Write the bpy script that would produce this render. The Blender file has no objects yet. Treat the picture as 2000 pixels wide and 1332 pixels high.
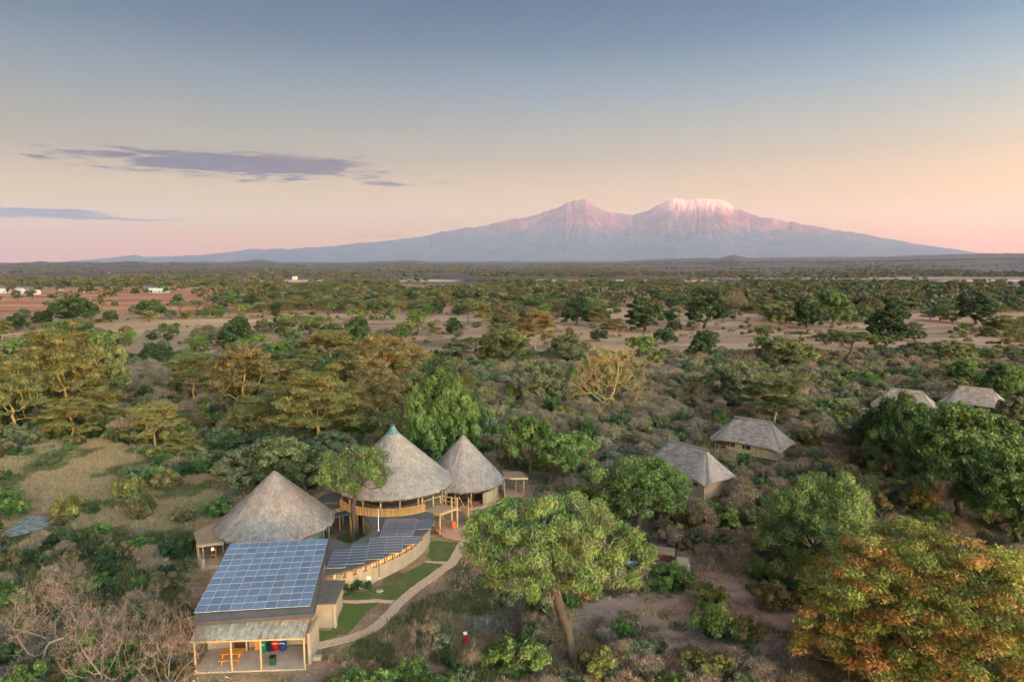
import bpy, math, random
import numpy as np
from mathutils import Vector, Matrix

# ------------------------------------------------------------------ camera, sky, sun, exposure
scene = bpy.context.scene
CAM_H = 33.0
TILT = 6.38                       # degrees below the horizontal
FOC = 1333.0                      # focal length in photograph pixels (2000 wide)
cam_data = bpy.data.cameras.new('camera')
cam_data.sensor_width = 36.0
cam_data.lens = 36.0 * FOC / 2000.0
cam_data.clip_start = 0.5
cam_data.clip_end = 300000.0
cam = bpy.data.objects.new('camera', cam_data)
cam.location = (0, 0, CAM_H)
cam.rotation_euler = (math.radians(90 - TILT), 0, 0)
scene.collection.objects.link(cam)
scene.camera = cam

SKY_STRENGTH = 0.14
EXPOSURE = 2.76
SUN_AZ = math.radians(138)         # clockwise from the view direction
SUN_EL = math.radians(-2.65)        # below the horizon of the plain: only the summits still catch it
HAZE_DENSITY = 1.95e-5
HAZE_COLOR = (0.42, 0.57, 0.92)


def s2l(c):
    return tuple(((v / 255.0) / 12.92) if v / 255.0 < 0.04045 else (((v / 255.0) + 0.055) / 1.055) ** 2.4 for v in c)


world = bpy.data.worlds.new('World')
scene.world = world
world.use_nodes = True
wn, wl = world.node_tree.nodes, world.node_tree.links
wn.clear()


def wnode(t, **kw):
    n = wn.new(t)
    for k, v in kw.items():
        setattr(n, k, v)
    return n


def wmath(op, a, b=None, c=None, clamp=False):
    n = wnode('ShaderNodeMath', operation=op)
    n.use_clamp = clamp
    for i, v in enumerate((a, b, c)):
        if v is None:
            continue
        if isinstance(v, (int, float)):
            n.inputs[i].default_value = v
        else:
            wl.new(v, n.inputs[i])
    return n.outputs[0]


tc = wnode('ShaderNodeTexCoord')
sep = wnode('ShaderNodeSeparateXYZ')
wl.new(tc.outputs['Generated'], sep.inputs[0])
X, Y, Z = sep.outputs
elev = wmath('MULTIPLY', wmath('ARCSINE', Z), 180 / math.pi)           # degrees
azim = wmath('MULTIPLY', wmath('ARCTAN2', X, Y), 180 / math.pi)
ramp = wnode('ShaderNodeValToRGB')
stops = [(-2, (235, 110, 90)), (0.3, (250, 138, 60)), (1.6, (255, 156, 64)), (3.2, (255, 190, 86)), (5.0, (255, 204, 112)),
         (7.1, (250, 214, 150)), (9.3, (228, 218, 182)), (13.4, (168, 198, 206)), (17.0, (100, 154, 186)),
         (20.5, (56, 120, 168)), (32, (74, 94, 122)), (60, (116, 118, 134)), (90, (126, 124, 136))]
E_LO, E_HI = -4.0, 90.0
cr = ramp.color_ramp
while len(cr.elements) < len(stops):
    cr.elements.new(0.5)
for el, (e, c) in zip(cr.elements, stops):
    el.position = (e - E_LO) / (E_HI - E_LO)
    el.color = (*s2l(c), 1)
wl.new(wmath('DIVIDE', wmath('SUBTRACT', elev, E_LO), E_HI - E_LO), ramp.inputs[0])
# the western glow of the set sun: brighter and warmer towards the sun's azimuth
vdot = wnode('ShaderNodeVectorMath', operation='DOT_PRODUCT')
wl.new(tc.outputs['Generated'], vdot.inputs[0])
vdot.inputs[1].default_value = (math.sin(SUN_AZ), math.cos(SUN_AZ), 0.0)
glow = wmath('POWER', wmath('MAXIMUM', wmath('ADD', wmath('MULTIPLY', vdot.outputs['Value'], 0.5), 0.5), 0.0), 6.0)
gmix = wnode('ShaderNodeMix', data_type='RGBA', blend_type='MIX')
gmix.inputs['A'].default_value = (0.95, 0.97, 1.0, 1)
gmix.inputs['B'].default_value = (60.0, 44.5, 27.5, 1)
wl.new(glow, gmix.inputs['Factor'])
# darkest opposite the sun, brighter towards it, except in the pink band at the horizon
half = wmath('ADD', wmath('MULTIPLY', vdot.outputs['Value'], 0.5), 0.5)
anti = wmath('ADD', wmath('MULTIPLY', half, 0.8), 0.52)
hi = wmath('DIVIDE', wmath('SUBTRACT', elev, 0.5), 8.0, clamp=True)
lat = wmath('ADD', wmath('MULTIPLY', wmath('SUBTRACT', anti, 1.35), hi), 1.35)
latc = wnode('ShaderNodeVectorMath', operation='SCALE')
wl.new(gmix.outputs['Result'], latc.inputs[0])
wl.new(lat, latc.inputs['Scale'])
gmul = wnode('ShaderNodeMix', data_type='RGBA', blend_type='MULTIPLY')
gmul.inputs['Factor'].default_value = 1.0
wl.new(ramp.outputs[0], gmul.inputs['A'])
wl.new(latc.outputs[0], gmul.inputs['B'])
sky_col = gmul.outputs['Result']

# thin flat evening clouds low in the sky
comb = wnode('ShaderNodeCombineXYZ')
wl.new(wmath('MULTIPLY', azim, 0.16), comb.inputs[0])
wl.new(wmath('MULTIPLY', elev, 1.5), comb.inputs[1])
n1 = wnode('ShaderNodeTexNoise')
n1.inputs['Scale'].default_value = 1.6
n1.inputs['Detail'].default_value = 7
n1.inputs['Roughness'].default_value = 0.62
wl.new(comb.outputs[0], n1.inputs['Vector'])
comb2 = wnode('ShaderNodeCombineXYZ')
wl.new(wmath('MULTIPLY', azim, 0.5), comb2.inputs[0])
wl.new(wmath('MULTIPLY', elev, 7.0), comb2.inputs[1])
n2 = wnode('ShaderNodeTexNoise')
n2.inputs['Scale'].default_value = 1.2
n2.inputs['Detail'].default_value = 8
n2.inputs['Roughness'].default_value = 0.6
wl.new(comb2.outputs[0], n2.inputs['Vector'])
nsum = wmath('ADD', wmath('MULTIPLY', wmath('SUBTRACT', n1.outputs[0], 0.5), 2.4), wmath('MULTIPLY', wmath('SUBTRACT', n2.outputs[0], 0.5), 2.4))
masks = None
# centre azimuth, centre elevation, half widths, strength, slope (elevation drop per degree)
for az0, el0, wa, we, st, sl in [(-22.0, 7.5, 11.0, 0.95, 1.0, -0.010), (-19.0, 7.75, 8.0, 0.8, 0.9, -0.006), (-34.0, 3.50, 5.5, 0.36, 1.0, 0.0),
                                 (-10.6, 6.50, 2.1, 0.2, 0.8, -0.03), (-5.5, 6.65, 1.7, 0.10, 0.45, 0.0), (-12.0, 2.35, 5.5, 0.10, 0.35, 0.0),
                                 (-31.0, 3.25, 5.0, 0.12, 0.7, 0.0)]:
    da = wmath('DIVIDE', wmath('SUBTRACT', azim, az0), wa)
    e0 = wmath('ADD', wmath('MULTIPLY', wmath('SUBTRACT', azim, az0), sl), el0)
    de = wmath('DIVIDE', wmath('SUBTRACT', elev, e0), we)
    rr = wmath('SQRT', wmath('ADD', wmath('MULTIPLY', da, da), wmath('MULTIPLY', de, de)))
    m = wmath('MULTIPLY', wmath('SUBTRACT', 1.0, rr), 1.0)
    m = wmath('ADD', m, nsum)
    m = wmath('MULTIPLY', wmath('MULTIPLY', m, 3.0, clamp=True), st)
    masks = m if masks is None else wmath('MAXIMUM', masks, m)
cmix = wnode('ShaderNodeMix', data_type='RGBA', blend_type='MIX')
wl.new(masks, cmix.inputs['Factor'])
wl.new(sky_col, cmix.inputs['A'])
cmix.inputs['B'].default_value = (*s2l((50, 44, 78)), 1)
bg = wnode('ShaderNodeBackground')
wl.new(cmix.outputs['Result'], bg.inputs[0])
bg.inputs[1].default_value = SKY_STRENGTH
wo = wnode('ShaderNodeOutputWorld')
wl.new(bg.outputs[0], wo.inputs[0])

sun_data = bpy.data.lights.new('sun', 'SUN')
sun_data.energy = 2.5
sun_data.angle = math.radians(1.0)
sun_data.color = (1.0, 0.25, 0.10)
sun = bpy.data.objects.new('sun', sun_data)
sd = Vector((math.sin(SUN_AZ) * math.cos(SUN_EL), math.cos(SUN_AZ) * math.cos(SUN_EL), math.sin(SUN_EL)))
sun.rotation_euler = sd.to_track_quat('Z', 'Y').to_euler()
scene.collection.objects.link(sun)

vs = scene.view_settings
vs.view_transform = 'Standard'
vs.look = 'None'
vs.exposure = EXPOSURE
vs.gamma = 1.0
vs.use_curve_mapping = False
scene.cycles.max_bounces = 5
scene.cycles.diffuse_bounces = 3
scene.cycles.glossy_bounces = 2
scene.cycles.transmission_bounces = 3
scene.cycles.transparent_max_bounces = 6
scene.cycles.volume_bounces = 3

# ------------------------------------------------------------------ survey: photograph pixel -> place on the ground
TH = math.radians(TILT)


def P(px, py, z=0.0):
    u = (px - 1000) / FOC
    v = (666 - py) / FOC
    dx, dy, dz = u, math.cos(TH) + v * math.sin(TH), -math.sin(TH) + v * math.cos(TH)
    t = (z - CAM_H) / dz
    return Vector((dx * t, dy * t, z))


def to_px(x, y, z=0.0):
    zc = y * np.cos(TH) + (CAM_H - z) * np.sin(TH)
    vc = -(CAM_H - z) * np.cos(TH) + y * np.sin(TH)
    zc = np.where(np.abs(zc) < 1e-3, 1e-3, zc)
    return 1000 + FOC * x / zc, 666 - FOC * vc / zc


def z_at(py, y):
    v = (666 - py) / FOC
    return CAM_H + y * (-math.sin(TH) + v * math.cos(TH)) / (math.cos(TH) + v * math.sin(TH))


# ------------------------------------------------------------------ mesh helpers
COL = scene.collection


def npmesh(name, verts, groups, mat=None, attrs=None, smooth=False):
    """verts (N,3); groups: list of (M,k) index arrays"""
    me = bpy.data.meshes.new(name)
    verts = np.asarray(verts, dtype=np.float32)
    me.vertices.add(len(verts))
    me.vertices.foreach_set('co', verts.ravel())
    groups = [np.asarray(g, dtype=np.int32) for g in groups if len(g)]
    nl = sum(g.size for g in groups)
    me.loops.add(nl)
    me.loops.foreach_set('vertex_index', np.concatenate([g.ravel() for g in groups]))
    tot = np.concatenate([np.full(len(g), g.shape[1], dtype=np.int32) for g in groups])
    st = np.concatenate([[0], np.cumsum(tot)[:-1]]).astype(np.int32)
    me.polygons.add(len(tot))
    me.polygons.foreach_set('loop_start', st)
    me.polygons.foreach_set('loop_total', tot)
    if smooth:
        me.polygons.foreach_set('use_smooth', np.ones(len(tot), dtype=bool))
    for k, a in (attrs or {}).items():
        a = np.asarray(a, dtype=np.float32)
        if a.ndim == 1:
            at = me.attributes.new(k, 'FLOAT', 'POINT')
            at.data.foreach_set('value', a)
        else:
            at = me.attributes.new(k, 'FLOAT_VECTOR', 'POINT')
            at.data.foreach_set('vector', a.ravel())
    me.update(calc_edges=True)
    if mat:
        me.materials.append(mat)
    return me


def link(name, data, parent=None, loc=None, rot=None):
    o = bpy.data.objects.new(name, data)
    COL.objects.link(o)
    if parent is not None:
        o.parent = parent
    if loc is not None:
        o.location = loc
    if rot is not None:
        o.rotation_euler = rot
    return o


def tag(o, label=None, cat=None, group=None, kind=None):
    if label:
        o['label'] = label
    if cat:
        o['category'] = cat
    if group:
        o['group'] = group
    if kind:
        o['kind'] = kind
    return o


def thing(name, label, cat, loc=(0, 0, 0), rz=0.0, group=None):
    o = link(name, None, loc=loc, rot=(0, 0, rz))
    o.empty_display_size = 0.5
    return tag(o, label, cat, group)


class MB:
    """collects plain shapes into one mesh"""

    def __init__(self):
        self.v, self.f, self.n = [], [], 0

    def add(self, vs, fs):
        self.v.extend([tuple(q) for q in vs])
        self.f.extend([tuple(i + self.n for i in f) for f in fs])
        self.n += len(vs)
        return self

    def box(self, x0, y0, z0, x1, y1, z1):
        vs = [(x0, y0, z0), (x1, y0, z0), (x1, y1, z0), (x0, y1, z0), (x0, y0, z1), (x1, y0, z1), (x1, y1, z1), (x0, y1, z1)]
        return self.add(vs, [(0, 3, 2, 1), (4, 5, 6, 7), (0, 1, 5, 4), (1, 2, 6, 5), (2, 3, 7, 6), (3, 0, 4, 7)])

    def beam(self, a, b, w, h=None, up=(0, 0, 1)):
        a, b = Vector(a), Vector(b)
        h = w if h is None else h
        d = (b - a).normalized()
        s = d.cross(Vector(up))
        if s.length < 1e-3:
            s = Vector((1, 0, 0))
        s.normalize()
        t = s.cross(d).normalized()
        s *= w / 2
        t *= h / 2
        vs = [a - s - t, a + s - t, a + s + t, a - s + t, b - s - t, b + s - t, b + s + t, b - s + t]
        return self.add(vs, [(0, 1, 2, 3), (7, 6, 5, 4), (0, 4, 5, 1), (1, 5, 6, 2), (2, 6, 7, 3), (3, 7, 4, 0)])

    def tube(self, a, b, r0, r1=None, n=8, cap=True):
        a, b = Vector(a), Vector(b)
        r1 = r0 if r1 is None else r1
        d = (b - a).normalized()
        s = d.cross(Vector((0, 0, 1)))
        if s.length < 1e-3:
            s = Vector((1, 0, 0))
        s.normalize()
        t = s.cross(d).normalized()
        vs = []
        for p, r in ((a, r0), (b, r1)):
            for i in range(n):
                q = 2 * math.pi * i / n
                vs.append(p + s * (r * math.cos(q)) + t * (r * math.sin(q)))
        fs = [(i, (i + 1) % n, n + (i + 1) % n, n + i) for i in range(n)]
        if cap:
            fs += [tuple(range(n - 1, -1, -1)), tuple(range(n, 2 * n))]
        return self.add(vs, fs)

    def lathe(self, c, prof, n=16):
        vs, fs = [], []
        for r, z in prof:
            for i in range(n):
                q = 2 * math.pi * i / n
                vs.append((c[0] + r * math.cos(q), c[1] + r * math.sin(q), c[2] + z))
        for k in range(len(prof) - 1):
            for i in range(n):
                j = (i + 1) % n
                fs.append((k * n + i, k * n + j, (k + 1) * n + j, (k + 1) * n + i))
        fs.append(tuple(range(n - 1, -1, -1)))
        fs.append(tuple(range((len(prof) - 1) * n, len(prof) * n)))
        return self.add(vs, fs)

    def prism(self, poly, z0, z1):
        """poly: list of xy (any winding); z0/z1 numbers or lists"""
        n = len(poly)
        area = sum(poly[i][0] * poly[(i + 1) % n][1] - poly[(i + 1) % n][0] * poly[i][1] for i in range(n))
        if area < 0:
            poly = list(reversed(poly))
            z0 = list(reversed(z0)) if isinstance(z0, (list, tuple)) else z0
            z1 = list(reversed(z1)) if isinstance(z1, (list, tuple)) else z1
        a = z0 if isinstance(z0, (list, tuple)) else [z0] * n
        b = z1 if isinstance(z1, (list, tuple)) else [z1] * n
        vs = [(p[0], p[1], a[i]) for i, p in enumerate(poly)] + [(p[0], p[1], b[i]) for i, p in enumerate(poly)]
        fs = [tuple(range(n - 1, -1, -1)), tuple(range(n, 2 * n))] + [(i, (i + 1) % n, n + (i + 1) % n, n + i) for i in range(n)]
        return self.add(vs, fs)

    def mesh(self, name, mat, smooth=False):
        me = bpy.data.meshes.new(name)
        me.from_pydata(self.v, [], self.f)
        if smooth:
            me.polygons.foreach_set('use_smooth', [True] * len(me.polygons))
        me.update()
        if mat:
            me.materials.append(mat)
        return me

    def build(self, name, mat, parent=None, smooth=False, loc=None, rot=None):
        return link(name, self.mesh(name, mat, smooth), parent, loc, rot)


# ------------------------------------------------------------------ material helpers
class NT:
    def __init__(self, name):
        self.m = bpy.data.materials.new(name)
        self.m.use_nodes = True
        self.t = self.m.node_tree
        self.b = self.t.nodes['Principled BSDF']
        self.out = self.t.nodes['Material Output']
        self.b.inputs['Specular IOR Level'].default_value = 0.25

    def n(self, t, **kw):
        x = self.t.nodes.new(t)
        for k, v in kw.items():
            setattr(x, k, v)
        return x

    def l(self, a, b):
        self.t.links.new(a, b)

    def math(self, op, a, b=None, clamp=False):
        x = self.n('ShaderNodeMath', operation=op)
        x.use_clamp = clamp
        for i, v in enumerate((a, b)):
            if v is None:
                continue
            if isinstance(v, (int, float)):
                x.inputs[i].default_value = v
            else:
                self.l(v, x.inputs[i])
        return x.outputs[0]

    def coord(self, scale=(1, 1, 1), which='Object', attr=None):
        if attr:
            c = self.n('ShaderNodeAttribute', attribute_name=attr).outputs['Vector']
        else:
            c = self.n('ShaderNodeTexCoord').outputs[which]
        mp = self.n('ShaderNodeMapping')
        mp.inputs['Scale'].default_value = scale
        self.l(c, mp.inputs[0])
        return mp.outputs[0]

    def noise(self, vec, scale, detail=4, rough=0.55):
        x = self.n('ShaderNodeTexNoise')
        x.inputs['Scale'].default_value = scale
        x.inputs['Detail'].default_value = detail
        x.inputs['Roughness'].default_value = rough
        self.l(vec, x.inputs['Vector'])
        return x.outputs[0]

    def remap(self, v, a, b, c=0.0, d=1.0):
        x = self.n('ShaderNodeMapRange')
        self.l(v, x.inputs[0])
        for i, q in enumerate((a, b, c, d)):
            x.inputs[1 + i].default_value = q
        return x.outputs[0]

    def ramp(self, v, stops):
        x = self.n('ShaderNodeValToRGB')
        while len(x.color_ramp.elements) < len(stops):
            x.color_ramp.elements.new(0.5)
        for e, (p, c) in zip(x.color_ramp.elements, stops):
            e.position = p
            e.color = (*c, 1)
        self.l(v, x.inputs[0])
        return x.outputs[0]

    def mix(self, f, a, b, blend='MIX'):
        x = self.n('ShaderNodeMix', data_type='RGBA', blend_type=blend)
        for s, v in (('Factor', f), ('A', a), ('B', b)):
            if isinstance(v, (int, float)):
                x.inputs[s].default_value = v
            elif isinstance(v, tuple):
                x.inputs[s].default_value = (*v, 1)
            else:
                self.l(v, x.inputs[s])
        return x.outputs['Result']

    def attr(self, name):
        return self.n('ShaderNodeAttribute', attribute_name=name).outputs['Fac']

    def bump(self, h, dist=0.02, strength=0.6):
        x = self.n('ShaderNodeBump')
        x.inputs['Distance'].default_value = dist
        x.inputs['Strength'].default_value = strength
        self.l(h, x.inputs['Height'])
        self.l(x.outputs[0], self.b.inputs['Normal'])

    def color(self, c):
        if isinstance(c, tuple):
            self.b.inputs['Base Color'].default_value = (*c, 1)
        else:
            self.l(c, self.b.inputs['Base Color'])

    def rough(self, r):
        if isinstance(r, (int, float)):
            self.b.inputs['Roughness'].default_value = r
        else:
            self.l(r, self.b.inputs['Roughness'])


def plain(name, c, rough=0.7, var=0.25, scale=3.0, stretch=(1, 1, 1), metal=0.0, bump=0.0):
    """a colour with blotches and grain, never quite uniform"""
    t = NT(name)
    v = t.coord(stretch)
    a = t.noise(v, scale, 6, 0.6)
    b = t.noise(v, scale * 9, 3, 0.6)
    f = t.math('ADD', t.math('MULTIPLY', a, 0.6), t.math('MULTIPLY', b, 0.4))
    lo = tuple(q * (1 - var) for q in c)
    hi = tuple(min(1, q * (1 + var)) for q in c)
    t.color(t.ramp(f, [(0.32, lo), (0.68, hi)]))
    t.rough(rough)
    t.b.inputs['Metallic'].default_value = metal
    if bump:
        t.bump(b, bump, 0.5)
    return t.m
# ------------------------------------------------------------------ smooth value noise in numpy
def _hash(ix, iy, seed):
    h = (ix * 374761393 + iy * 668265263 + seed * 974634777) & 0x7fffffff
    h = (h ^ (h >> 13)) * 1274126177 & 0x7fffffff
    return ((h ^ (h >> 16)) & 0xffff) / 65535.0


def vnoise(x, y, seed=0):
    x = np.asarray(x, dtype=np.float64)
    y = np.asarray(y, dtype=np.float64)
    ix, iy = np.floor(x).astype(np.int64), np.floor(y).astype(np.int64)
    fx, fy = x - ix, y - iy
    fx, fy = fx * fx * (3 - 2 * fx), fy * fy * (3 - 2 * fy)
    a, b = _hash(ix, iy, seed), _hash(ix + 1, iy, seed)
    c, d = _hash(ix, iy + 1, seed), _hash(ix + 1, iy + 1, seed)
    return (a * (1 - fx) + b * fx) * (1 - fy) + (c * (1 - fx) + d * fx) * fy


def fbm(x, y, seed=0, octaves=4, gain=0.5):
    s, a, t = 0.0, 1.0, 0.0
    for k in range(octaves):
        s = s + a * vnoise(x * 2 ** k, y * 2 ** k, seed + 17 * k)
        t += a
        a *= gain
    return s / t


def smooth(x, a, b):
    t = np.clip((x - a) / (b - a), 0, 1)
    return t * t * (3 - 2 * t)


# ------------------------------------------------------------------ the land
CREST1 = [(-400, 517), (0, 517), (60, 515), (110, 516.5), (170, 515), (262, 513.5), (300, 516), (350, 513.5), (400, 517), (520, 517.5), (640, 518.5), (900, 518.5), (1200, 518), (1500, 514.5), (2000, 512), (2400, 511)]
CREST2 = [(-400, 516), (0, 515), (60, 514), (92, 512), (110, 513.5), (150, 513), (200, 514), (262, 511.5), (300, 514), (410, 512), (440, 513), (515, 508.5), (545, 512), (600, 513), (700, 513), (800, 509), (850, 511.5), (1000, 511.5), (1200, 511),
          (1300, 507), (1370, 504.5), (1400, 506), (1430, 499.5), (1460, 505), (1550, 505), (1700, 504), (1850, 501), (1900, 500), (2000, 500), (2400, 500)]


def interp(px, pts):
    return np.interp(px, [p[0] for p in pts], [p[1] for p in pts])


def land_z(x, y):
    x = np.asarray(x, dtype=np.float64)
    y = np.asarray(y, dtype=np.float64)
    r = np.hypot(x, y)
    ahead = np.where(y > 0.2 * r, 1.0, 0.0)
    px = 1000 + FOC * x / np.maximum(y, 0.2 * r + 1e-6)
    z = (fbm(x / 60, y / 60, 3) - 0.5) * 2.4 * smooth(r, 150, 420)
    z = z + (fbm(x / 700, y / 700, 5) - 0.5) * 12 * smooth(r, 600, 3500)
    bump1 = (fbm(px / 35, r / 900, 11, 4) - 0.5) * 22
    bump2 = (fbm(px / 28, r / 1600, 13, 4) - 0.5) * 30
    h1 = 33 + (514.5 - interp(px, CREST1)) / FOC * 7000 + bump1
    h2 = 33 + (517 - interp(px, CREST2)) / FOC * 14000 + bump2
    e1 = np.exp(-((r - 7000) / 1500) ** 2)
    z = z + ahead * np.maximum(h1, 0) * e1
    rise = smooth(r, 3500, 14000) ** 1.5
    z = z * (1 - 0.6 * rise * ahead) + ahead * np.maximum(h2, 0) * rise * (1 - smooth(r, 14500, 26000) * 0.75)
    return z


AZ = np.concatenate([np.arange(-180, -46, 4.0), np.arange(-46, 46.01, 0.38), np.arange(50, 180, 4.0)])
NR = 300
XL, XR, YB, YF = 52000.0, 34500.0, 40000.0, 50500.0
ar = np.radians(AZ)
sx, cy_ = np.sin(ar), np.cos(ar)
rmax = np.minimum(np.where(sx > 1e-6, XR / np.maximum(sx, 1e-6), np.where(sx < -1e-6, XL / np.maximum(-sx, 1e-6), 1e9)),
                  np.where(cy_ > 1e-6, YF / np.maximum(cy_, 1e-6), np.where(cy_ < -1e-6, YB / np.maximum(-cy_, 1e-6), 1e9)))
tt = np.linspace(0, 1, NR)
RR = 6.0 * (rmax[:, None] / 6.0) ** tt[None, :]
gx = RR * sx[:, None]
gy = RR * cy_[:, None]
gz = land_z(gx, gy)
na = len(AZ)
idx = np.arange(na * NR).reshape(na, NR)
i0 = idx[:, :-1]
i1 = idx[:, 1:]
j0 = np.roll(idx, -1, axis=0)[:, :-1]
j1 = np.roll(idx, -1, axis=0)[:, 1:]
quads = np.stack([i0, j0, j1, i1], axis=-1).reshape(-1, 4)[:, ::-1]
V = np.stack([gx, gy, gz], axis=-1).reshape(-1, 3)
V = np.vstack([V, [[0, 0, 0]]])
tris = np.stack([np.full(na, len(V) - 1), idx[:, 0], np.roll(idx[:, 0], -1)], axis=-1)[:, ::-1]
vx, vy = V[:, 0], V[:, 1]
vr = np.hypot(vx, vy)
vpx, vpy = to_px(vx, np.maximum(vy, 0.1), 0.0)
front = (vy > 0.3 * vr).astype(float)


def blob(px, py, cx, cy, rx, ry, soft=0.35):
    d = np.hypot((px - cx) / rx, (py - cy) / ry)
    return 1 - smooth(d, 1 - soft, 1 + soft)


wob = (fbm(vx / 25, vy / 25, 31) - 0.5)
# ochre marsh meadow left of the lodge
w_mead = np.maximum.reduce([blob(vpx, vpy, 250, 930, 300, 62), blob(vpx, vpy, 330, 990, 210, 50), blob(vpx, vpy, 60, 940, 200, 40), blob(vpx, vpy, 250, 850, 90, 30)]) * front
# green marsh near the pond
w_green = np.maximum.reduce([blob(vpx, vpy, 120, 1085, 260, 55), blob(vpx, vpy, 60, 1150, 200, 80), blob(vpx, vpy, 240, 1060, 110, 30), blob(vpx, vpy, 560, 860, 150, 60) * 0.6,
                             blob(vpx, vpy, 930, 1130, 70, 60) * 0.6]) * front
# pale grazed fields
tband = smooth(vpy + wob * 40, 601, 616) * (1 - smooth(vpy + wob * 70 + (vpx - 1000) * 0.006, 680, 712))
w_tan = tband * front
w_tan = np.maximum(w_tan, blob(vpx, vpy, 1950, 815, 60, 9) * front)
# red plain with the farm houses
w_red = smooth(vpy, 562, 568) * (1 - smooth(vpy, 606, 620)) * (1 - smooth(vpx, 420, 760)) * front
w_red = np.maximum(w_red, 0.55 * smooth(vpy, 556, 572) * (1 - smooth(vpy, 604, 616)) * front)
w_strip = smooth(vpy, 546.0, 547.5) * (1 - smooth(vpy, 550, 552)) * smooth(vpx, 420, 560) * front * smooth(fbm(vpx / 160, vpy * 0, 8), 0.3, 0.5)
w_strip = np.maximum(w_strip, 0.5 * smooth(vpy, 541.5, 542.5) * (1 - smooth(vpy, 545, 546)) * smooth(vpx, 1300, 1500) * front)
w_far = 1 - smooth(vpy, 552, 562)
w_far = np.where(vr > 1200, np.maximum(w_far, smooth(vr, 1200, 1600)), w_far) * 1.0
w_earth = np.maximum.reduce([blob(vpx, vpy, 1330, 1200, 260, 62), blob(vpx, vpy, 960, 1010, 80, 42), blob(vpx, vpy, 1240, 1040, 60, 18), blob(vpx, vpy, 760, 1325, 190, 28), blob(vpx, vpy, 1480, 1265, 260, 14)]) * front

g = NT('savanna_ground')
wc = g.coord()
nA = g.noise(wc, 0.05, 5, 0.6)
nB = g.noise(wc, 0.45, 5, 0.62)
nC = g.noise(wc, 3.5, 4, 0.65)
nD = g.noise(g.coord((0.25, 1.0, 1.0)), 0.03, 6, 0.62)
mixn = g.math('ADD', g.math('MULTIPLY', nB, 0.5), g.math('MULTIPLY', nC, 0.5))
soil = g.ramp(mixn, [(0.36, (0.13, 0.085, 0.063)), (0.5, (0.24, 0.16, 0.115)), (0.64, (0.40, 0.28, 0.19))])
straw = g.ramp(mixn, [(0.38, (0.22, 0.15, 0.08)), (0.62, (0.48, 0.34, 0.18))])
grn = g.ramp(mixn, [(0.38, (0.03, 0.045, 0.016)), (0.62, (0.10, 0.12, 0.04))])
base = g.mix(g.remap(nA, 0.46, 0.62), soil, straw)
base = g.mix(g.math('MULTIPLY', g.remap(g.noise(wc, 0.12, 4, 0.6), 0.56, 0.66), 0.7), base, grn)
earth = g.ramp(mixn, [(0.36, (0.18, 0.125, 0.10)), (0.64, (0.36, 0.26, 0.205))])
mead = g.ramp(g.math('ADD', g.math('MULTIPLY', nB, 0.4), g.math('ADD', g.math('MULTIPLY', nC, 0.3), g.math('MULTIPLY', nA, 0.3))), [(0.40, (0.10, 0.085, 0.035)), (0.5, (0.26, 0.175, 0.075)), (0.62, (0.40, 0.27, 0.115))])
tanc = g.ramp(g.math('ADD', g.math('MULTIPLY', nD, 0.65), g.math('MULTIPLY', nC, 0.35)), [(0.38, (0.12, 0.08, 0.062)), (0.47, (0.30, 0.195, 0.135)), (0.62, (0.48, 0.325, 0.21))])
redc = g.ramp(g.math('ADD', g.math('MULTIPLY', nD, 0.7), g.math('MULTIPLY', nB, 0.3)), [(0.36, (0.15, 0.065, 0.05)), (0.5, (0.38, 0.165, 0.105)), (0.64, (0.50, 0.28, 0.18))])
nF = g.noise(g.coord((0.5, 1.0, 1.0)), 0.006, 8, 0.75)
farc = g.ramp(nF, [(0.40, (0.040, 0.042, 0.047)), (0.5, (0.075, 0.066, 0.072)), (0.62, (0.155, 0.115, 0.11))])  # dark far bush, with the blue of distance haze put into its colour


def masked(w, amt=0.35):
    q = g.math('ADD', g.attr(w), g.math('MULTIPLY', g.math('SUBTRACT', mixn, 0.5), amt * 2))
    return g.remap(q, 0.35, 0.65)


c = g.mix(masked('w_mead', 1.0), base, mead)
c = g.mix(masked('w_green'), c, grn)
c = g.mix(masked('w_earth'), c, earth)
c = g.mix(masked('w_tan', 0.25), c, tanc)
c = g.mix(masked('w_red', 0.3), c, redc)
c = g.mix(g.attr('w_far'), c, farc)
c = g.mix(g.attr('w_strip'), c, (0.50, 0.36, 0.26))
g.color(c)
g.rough(0.95)
g.bump(g.math('ADD', nB, nC), 0.12, 0.7)
ground_me = npmesh('ground', V, [quads, tris], g.m, {'w_mead': w_mead, 'w_green': w_green, 'w_tan': w_tan, 'w_red': w_red, 'w_far': w_far, 'w_strip': w_strip, 'w_earth': w_earth}, smooth=True)
tag(link('ground', ground_me), 'dry savanna plain of red earth, straw grass and far dark bush', kind='structure')

# ------------------------------------------------------------------ the mountain
SIL = [(-500, 520), (-100, 517), (100, 514), (180, 509), (230, 505), (268, 500.5), (290, 504), (330, 503), (400, 500), (430, 497), (470, 493), (495, 488), (520, 490), (548, 487), (570, 488.5), (605, 485), (640, 484),
       (700, 477), (760, 471), (800, 466), (840, 462), (862, 456), (877, 452.5), (900, 449), (950, 442), (1000, 432), (1040, 424), (1060, 418), (1071, 412), (1090, 408), (1100, 402), (1104, 398), (1110, 398), (1118, 394.5), (1128, 393), (1142, 393),
       (1150, 399), (1162, 407), (1175, 413), (1200, 419), (1222, 424), (1250, 419), (1270, 412), (1290, 402), (1302, 396), (1312, 394.5), (1330, 395.5), (1345, 394), (1375, 394), (1392, 397), (1408, 401), (1425, 410), (1440, 420), (1470, 431), (1500, 437), (1560, 447),
       (1620, 456), (1680, 464), (1720, 472), (1760, 479), (1800, 486), (1850, 491), (1900, 498), (2000, 503), (2200, 512), (2500, 520)]
MR = 40000.0
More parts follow.
